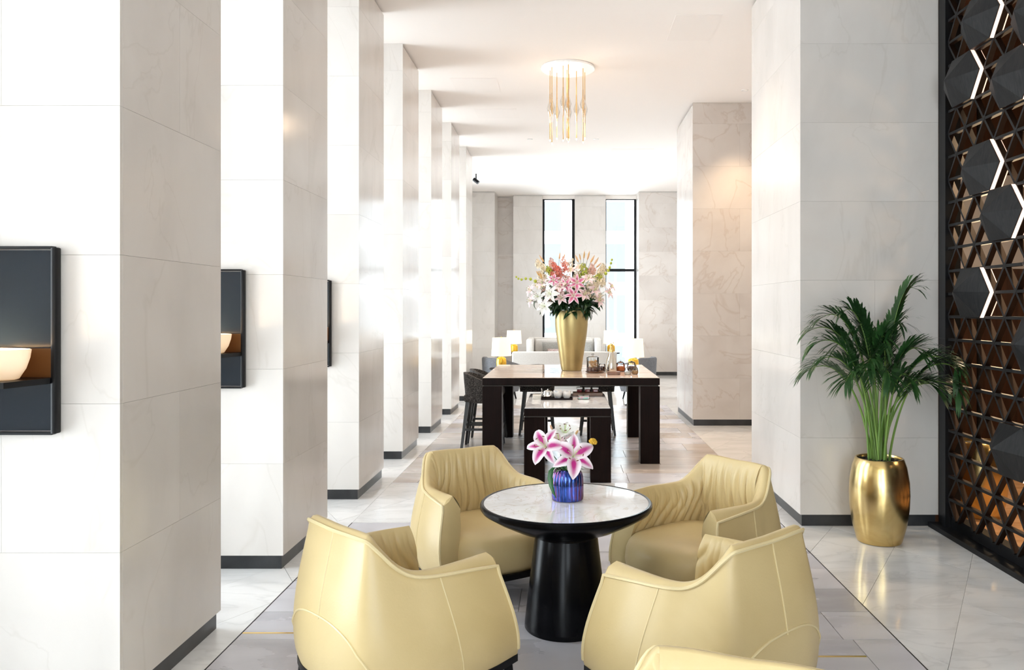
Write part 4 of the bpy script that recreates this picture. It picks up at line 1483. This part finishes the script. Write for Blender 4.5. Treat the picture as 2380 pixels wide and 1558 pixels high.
ST_ = [('dark tweed counter stool at the near end of the table side by the piers', (-0.965, 9.16), R(-90)),
       ('dark tweed counter stool half hidden behind the stool beside the piers', (-0.955, 9.67), R(-90)),
       ('black counter stool across the tall table, on the pier side of the low table', (-0.375, 10.27), R(180)),
       ('black counter stool across the tall table, on the palm side of the low table', (0.40, 10.27), R(180))]
sp0 = make_stool()
for i, (lab, (x, y), rz) in enumerate(ST_):
    o = sp0 if i == 0 else copy_tree(sp0)
    o.location = (x, y, 0)
    o.rotation_euler = (0, 0, rz)
    tag(o, lab, 'stool', 'counter stools round the communal table')


# ------------------------------------------------------------------ sofas, lamps, slate chairs at the far end
def sofa(label, x0, x1, y0, dep, h, facing, arm_h, m):
    o = thing('sofa', label, 'sofa', ((x0 + x1) / 2, y0, 0), 0 if facing > 0 else PI)
    w = (x1 - x0) / 2
    MB().rbox(-w, w, 0.0, 0.16, 0.10, h, 0.03, 3).build('back', m, o, True)
    MB().rbox(-w, -w + 0.15, 0.162, dep, 0.10, arm_h, 0.03, 3).build('arm', m, o, True)
    MB().rbox(w - 0.15, w, 0.162, dep, 0.10, arm_h, 0.03, 3).build('arm', m, o, True)
    MB().rbox(-w + 0.152, w - 0.152, 0.162, dep - 0.03, 0.10, 0.27, 0.02, 2).build('seat_base', m, o, True)
    for k in range(2):
        c0 = -w + 0.155 + k * (w - 0.155)
        MB().rbox(c0 + .004, c0 + (w - 0.155) - .004, 0.164, dep - 0.01, 0.272, 0.43, 0.04, 4).build('seat_cushion', m, o, True)
        MB().rbox(c0 + .006, c0 + (w - 0.155) - .006, 0.164, 0.32, 0.432, h - 0.03, 0.05, 4).build('back_cushion', m, o, True)
    for sx in (-1, 1):
        for yy in (0.08, dep - .08):
            MB().leg((sx * (w - .08), yy, 0), (sx * (w - .08), yy, .11), .018, .022).build('leg', BLACKMETAL, o)
    return o


sofa('pale grey sofa turned with its back to the communal table', -1.07, 1.0, 15.7, 0.88, 0.75, 1, 0.70, SOFAF)
sf = sofa('pale sofa against the far windows with grey cushions on it', -0.89, 0.80, 18.75, 0.95, 0.93, -1, 0.92, SOFAF)


def cushion(label, loc, rot, w, h, t, m):
    o = thing('cushion', label, 'cushion', loc)
    o.rotation_euler = rot
    b = MB()
    n = 10
    for s in (1, -1):
        base = len(b.v)
        for i in range(n + 1):
            for j in range(n + 1):
                u, v = -1 + 2 * i / n, -1 + 2 * j / n
                th = t / 2 * ((1 - u ** 4) * (1 - v ** 4)) ** 0.6
                pin = 1 - 0.06 * (1 - abs(u)) * 0 - 0.05 * (1 - u * u) * (abs(v)) ** 3
                pin2 = 1 - 0.05 * (1 - v * v) * (abs(u)) ** 3
                b.v.append((u * w / 2 * pin2, s * th, v * h / 2 * pin))
        for i in range(n):
            for j in range(n):
                a = base + i * (n + 1) + j
                q = (a, a + 1, a + n + 2, a + n + 1)
                b.f.append(q if s > 0 else tuple(reversed(q))); b.m.append(0)
    b.build('cushion_cover', m, o, True, ang=70)
    return o


cushion('dark grey square cushion leaning on the far sofa', (-0.33, 18.27, 0.635), (R(-18), 0, R(8)), 0.44, 0.42, 0.13, CUSHG)
cushion('patterned low cushion in front of the dark grey cushion', (-0.20, 18.09, 0.565), (R(-26), 0, 0), 0.46, 0.28, 0.11, CUSHP)
cushion('dark grey square cushion at the window end of the far sofa', (0.42, 18.27, 0.635), (R(-18), 0, R(-8)), 0.44, 0.42, 0.13, CUSHG)


def table_lamp(label, x, y, zt, s, tlabel, top_r=0.16):
    t = thing('side_table', tlabel, 'table', (x, y, 0))
    MB().lathe([(0.19, zt - 0.03), (0.2, zt - 0.026), (0.2, zt - 0.004), (0.19, zt)], 28).build('table_top', ESPRESSO, t, True)
    MB().lathe([(0.14, 0), (0.14, 0.012), (0.025, 0.03), (0.02, zt - 0.03)], 20).build('pedestal', BLACKMETAL, t, True)
    o = thing('table_lamp', label, 'lamp', (x, y, zt + 0.0005))
    MB().lathe([(0.05 * s, 0), (0.075 * s, 0.004), (0.082 * s, 0.03), (0.085 * s, 0.10), (0.078 * s, 0.155), (0.055 * s, 0.175), (0.02, 0.185)], 40, flute=lambda a, z: 1 + 0.05 * math.cos(4 * a)).build('lamp_base', YGOLD, o, True)
    MB().tube([(0, 0, 0.18), (0, 0, 0.50)], 0.006, 6).build('lamp_stem', GOLD, o)
    MB().lathe([(0.175 * s, 0.20), (0.155 * s, 0.50)], 36, capa=False, capb=False).build('lamp_shade', SHADE, o, True)
    MB().sphere((0, 0, 0.51), 0.009, 8, 5).build('finial', GOLD, o, True)
    return o


table_lamp('lit table lamp in front of the slate armchair on the pier side', -1.075, 13.2, 0.62, 0.95, 'small dark pedestal table under the pier side lamp')
table_lamp('lit table lamp in front of the slate armchair on the palm side', 1.11, 13.2, 0.60, 1.05, 'small dark pedestal table under the palm side lamp')
table_lamp('lit table lamp at the pier side end of the far sofa', -1.20, 18.3, 0.60, 1.02, 'small dark pedestal table between the far sofa and the piers')
table_lamp('lit table lamp at the window end of the far sofa', 1.03, 18.3, 0.60, 1.02, 'small dark pedestal table at the window end of the far sofa')


def tub(label, x, y, rz, h=0.74):
    o = thing('slate_armchair', label, 'armchair', (x, y, 0), rz, 'slate armchairs')
    rings = []
    n = 30
    for k in range(n + 1):
        a = R(-125) + R(250) * k / n
        hh = h - 0.14 * max(0, (abs(a) - R(50)) / R(75))
        ring = []
        for r, z in ((0.30, 0.14), (0.355, 0.30), (0.375, hh - 0.03), (0.36, hh), (0.31, hh), (0.295, hh - 0.04), (0.27, 0.36), (0.26, 0.14)):
            ring.append((r * math.sin(a), -r * math.cos(a), z))
        rings.append(ring)
    MB().loft(rings).build('shell', TUBF, o, True, ang=50)
    MB().lathe([(0.24, 0.14), (0.285, 0.18), (0.285, 0.38), (0.25, 0.43), (0.05, 0.445)], 28).build('seat', TUBF, o, True)
    for k in range(4):
        a = PI / 4 + k * PI / 2
        MB().leg((0.24 * math.cos(a), 0.24 * math.sin(a), 0), (0.2 * math.cos(a), 0.2 * math.sin(a), 0.15), 0.01, 0.015).build('leg', BLACKMETAL, o)
    return o


tub('rounded slate grey armchair beyond the pier side lamp', -1.13, 14.2, R(-55))
tub('rounded slate grey armchair beyond the palm side lamp', 1.24, 14.2, R(60))

# ------------------------------------------------------------------ chandelier
chn = thing('pendant_chandelier', 'chandelier of thin brass and glass rods hanging from a white ceiling disc', 'chandelier', (0.02, 9.29, H))
MB().lathe([(0.10, 0.0), (0.312, -0.001), (0.317, -0.012), (0.312, -0.024), (0.05, -0.026)], 56).build('ceiling_disc', CHROME, chn, True)
for x, y, ln in ((-.21, .03, .84), (-.185, -.10, .90), (-.13, .12, .80), (-.055, -.16, .88), (-.01, .0, .83), (.012, .17, .80), (.005, -.2, .90), (.10, .05, .82), (.175, -.06, .88), (.20, .10, .80)):
    p = MB().tube([(0, 0, -0.026), (0, 0, -ln)], 0.0045, 8).build('pendant_rod', PENDGOLD, chn, True, (x, y, 0))
    zc = -0.47 - 0.03 * math.sin(x * 30)
    MB().lathe([(0.007, zc + .17), (0.012, zc + .08), (0.036, zc), (0.012, zc - .08), (0.007, zc - .17)], 14, capa=False, capb=False).build('glass_drop', CLEARROD, p, True)
    MB().sphere((0, 0, -ln - 0.006), 0.008, 8, 5, (1, 1, 1.6)).build('bulb', BULBM, p, True)
o = thing('ceiling_spotlight', 'small black spotlight on the ceiling past the furthest pier', 'light', (-1.88, 16.6, H))
MB().tube([(0, 0, 0), (0, 0, -0.12)], 0.012, 8).build('stem', BLACKMETAL, o)
MB().tube([(-0.05, 0.0, -0.11), (0.05, -0.02, -0.19)], 0.04, 12).build('spot_head', BLACKMETAL, o, True)


# ------------------------------------------------------------------ wall sconces on the piers
def sconce(label, y):
    o = thing('wall_sconce', label, 'wall light', (-2.20, y, 1.4775))
    w, h = 0.228, 0.359
    MB().box(-w + .01, w - .01, -0.016, -0.001, -h + .01, h - .01).build('back_panel', PANELM, o)
    for s in (-1, 1):
        MB().rbox(s * w - .010, s * w + .010, -0.038, -0.001, -h, h, 0.005, 2).build('side_rail', BLACKMETAL, o, True)
    for z in (-h, h):
        MB().box(-w + .010, w - .010, -0.030, -0.001, z - .005, z + .005).build('end_rail', BLACKMETAL, o)
    MB().box(-w + .011, w - .011, -0.030, -0.0165, -0.142, -0.030).build('bronze_band', BROWNP, o)
    pts = [(-0.217, -0.0305), (0.217, -0.0305), (0.222, -0.045), (0.185, -0.245), (-0.185, -0.245), (-0.222, -0.045)]
    pts = list(reversed(pts))
    MB().add([(x, yy, -0.165) for x, yy in pts] + [(x, yy, -0.143) for x, yy in pts],
             [tuple(reversed(range(6))), tuple(range(6, 12))] + [(i, (i + 1) % 6, 6 + (i + 1) % 6, 6 + i) for i in range(6)]).build('shelf', BLACKMETAL, o)
    # bowl of lit glass standing on the shelf
    rings = []
    for r, z in ((0.145, -0.1425), (0.160, -0.138), (0.185, -0.10), (0.199, -0.06), (0.204, -0.030), (0.198, -0.028), (0.192, -0.05), (0.17, -0.1)):
        rings.append([(r * math.cos(2 * PI * k / 48), -0.138 + 0.5 * r * math.sin(2 * PI * k / 48), z) for k in range(48)])
    MB().loft(rings, True, True).build('glass_bowl', BOWLM, o, True)
    l_ = lamp('POINT', (-2.20, y - 0.138, 1.4775 - 0.06), 5.0, WARM, 0.02)
    l_.parent = o
    l_.matrix_parent_inverse = Matrix.Translation((-2.20, y, 1.4775)).inverted()
    return o


for k, lab in ((4, 'black framed wall light and glowing bowl on the nearest pier'), (5, 'black framed wall light with a glowing bowl on the second pier'), (6, 'black framed wall light mostly hidden behind the second pier')):
    sconce(lab, PIER_Y[k])


# ------------------------------------------------------------------ palm in its gold planter
def planter_meshes(root):
    MB().lathe([(0.12, 0.0), (0.145, 0.004), (0.150, 0.015), (0.178, 0.12), (0.195, 0.24), (0.199, 0.33), (0.195, 0.42), (0.178, 0.52), (0.160, 0.572), (0.155, 0.577), (0.146, 0.576), (0.142, 0.565), (0.15, 0.5)], 64, capb=False).build('planter', GOLDLEAF, root, True)


pl = thing('potted_palm', 'tall green palm in a barrel shaped gold planter against the pale pier', 'plant', (2.155, 5.48, 0))
planter_meshes(pl)
MB().lathe([(0.15, 0.0), (0.0005, 0.004)], 24, capa=False).build('soil', SOIL, pl, False, (0, 0, 0.553))
b = MB()
rp_ = random.Random(4)
for k in range(70):
    a, q = rp_.uniform(0, 6.28), 0.135 * math.sqrt(rp_.random())
    b.sphere((q * math.cos(a), q * math.sin(a), 0.560), 0.011, 6, 4, (1, 1, .7))
tag(b.build('pebbles', SOIL, pl, True), kind='stuff')


def frond(dirx, diry, reach, top, seed, droop, start):
    """cane from the soil, arching rachis, two rows of narrow leaflets"""
    q = random.Random(seed)
    bx, by = start
    p0 = Vector((bx, by, 0.555))
    d = Vector((dirx, diry, 0))
    p1 = p0 + Vector((d.x * reach * .10, d.y * reach * .10, (top - 0.555) * 0.55))
    p2 = p0 + Vector((d.x * reach * .45, d.y * reach * .45, (top - 0.555) * 1.12))
    p3 = p0 + Vector((d.x * reach, d.y * reach, (top - 0.555) * (1.0) - droop))
    n = 22
    P = []
    for i in range(n + 1):
        t = i / n
        P.append(p0 * (1 - t) ** 3 + p1 * 3 * t * (1 - t) ** 2 + p2 * 3 * t * t * (1 - t) + p3 * t ** 3)
        if P[-1].x > 0.42: P[-1].x = 0.42 + 0.02 * math.tanh((P[-1].x - 0.42) * 4)
    st = MB().tube(P, [0.008 * (1 - t / n) ** 0.7 + 0.0012 for t in range(n + 1)], 6).build('frond', STEMG, pl, True)
    b = MB()
    cnt = 30
    for i in range(cnt):
        t = 0.46 + 0.54 * i / (cnt - 1)
        f_ = t * n
        k = min(int(f_), n - 1)
        p = P[k].lerp(P[k + 1], f_ - k)
        tan = (P[k + 1] - P[k]).normalized()
        side = tan.cross(Vector((0, 0, 1)))
        if side.length < 0.1: side = Vector((1, 0, 0))
        side.normalize()
        u = (i / (cnt - 1))
        L = (0.24 * (math.sin(PI * (0.2 + 0.72 * u)) ** 0.8) + 0.03) * q.uniform(0.85, 1.1)
        for s in (-1, 1):
            ang = R(38 - 16 * u) * q.uniform(.85, 1.15)
            dv = (tan * math.cos(ang) + side * s * math.sin(ang) + Vector((0, 0, 0.14))).normalized()
            wv = dv.cross(Vector((0, 0, 1))).normalized() * 0.0075
            a0 = p; a1 = p + dv * L * .4 + Vector((0, 0, -0.004)); a2 = p + dv * L * .75 + Vector((0, 0, -0.02 - 0.05 * L)); a3 = p + dv * L + Vector((0, 0, -0.045 - 0.12 * L))
            pts = [a0, a1, a2, a3]
            for a in pts:
                if a.y > 0.345: a.y = 0.345 - 0.1 * (a.y - 0.345)
                if a.x > 0.43: a.x = 0.43 + 0.02 * math.tanh((a.x - 0.43) * 4)
            b.add([a0 - wv * .4, a0 + wv * .4, a1 - wv, a1 + wv, a2 - wv * .75, a2 + wv * .75, a3],
                  [(0, 1, 3, 2), (2, 3, 5, 4), (4, 5, 6)])
    tag(b.build('leaflets', GREEN, st), kind='stuff')


FR = [(-.95, -.15, .50, 1.44, 0.10), (-.9, -.3, .52, 1.34, 0.12), (-.85, .10, .44, 1.56, 0.02), (-.7, -.2, .40, 1.58, 0.0), (-.55, .2, .36, 1.42, .08), (-.4, -.5, .34, 1.32, .10), (-.3, .2, .2, 1.40, .02),
      (.0, -.6, .32, 1.24, .1), (.1, .3, .22, 1.32, .04), (.3, -.3, .25, 1.40, .0), (.62, -.05, .36, 1.68, -.06), (.55, -.4, .38, 1.38, .08), (.7, -.2, .45, 1.40, .12), (.85, -.45, .50, 1.32, .16), (.9, -.55, .58, 1.22, .2),
      (.85, -.3, .46, 1.16, .12), (.6, -.6, .44, 1.20, .14), (-.65, -.6, .42, 1.24, .12), (-.15, -.2, .16, 1.36, 0.0), (.25, -.1, .18, 1.34, 0), (-.5, -.1, .28, 1.48, .0), (.75, -.5, .50, 1.36, .14), (-1.0, .0, .46, 1.26, .10), (.35, -.55, .32, 1.22, .1),
      (-.98, -.1, .52, 1.50, .06), (.5, .15, .30, 1.50, .0)]
for k, (dx, dy, rc_, tp, dr) in enumerate(FR):
    a = k * 2.4
    frond(dx, dy, rc_, tp, k, dr, (0.065 * math.cos(a) * (k % 5) / 4 + 0.02 * dx, 0.06 * math.sin(a) * (k % 5) / 4))

pb = thing('gold_planter', 'gold planter glimpsed behind the charcoal lattice screen', 'planter', (3.20, 6.15, 0.002))
planter_meshes(pb)
MB().lathe([(0.15, 0.0), (0.0005, 0.004)], 24, capa=False).build('soil', SOIL, pb, False, (0, 0, 0.553))
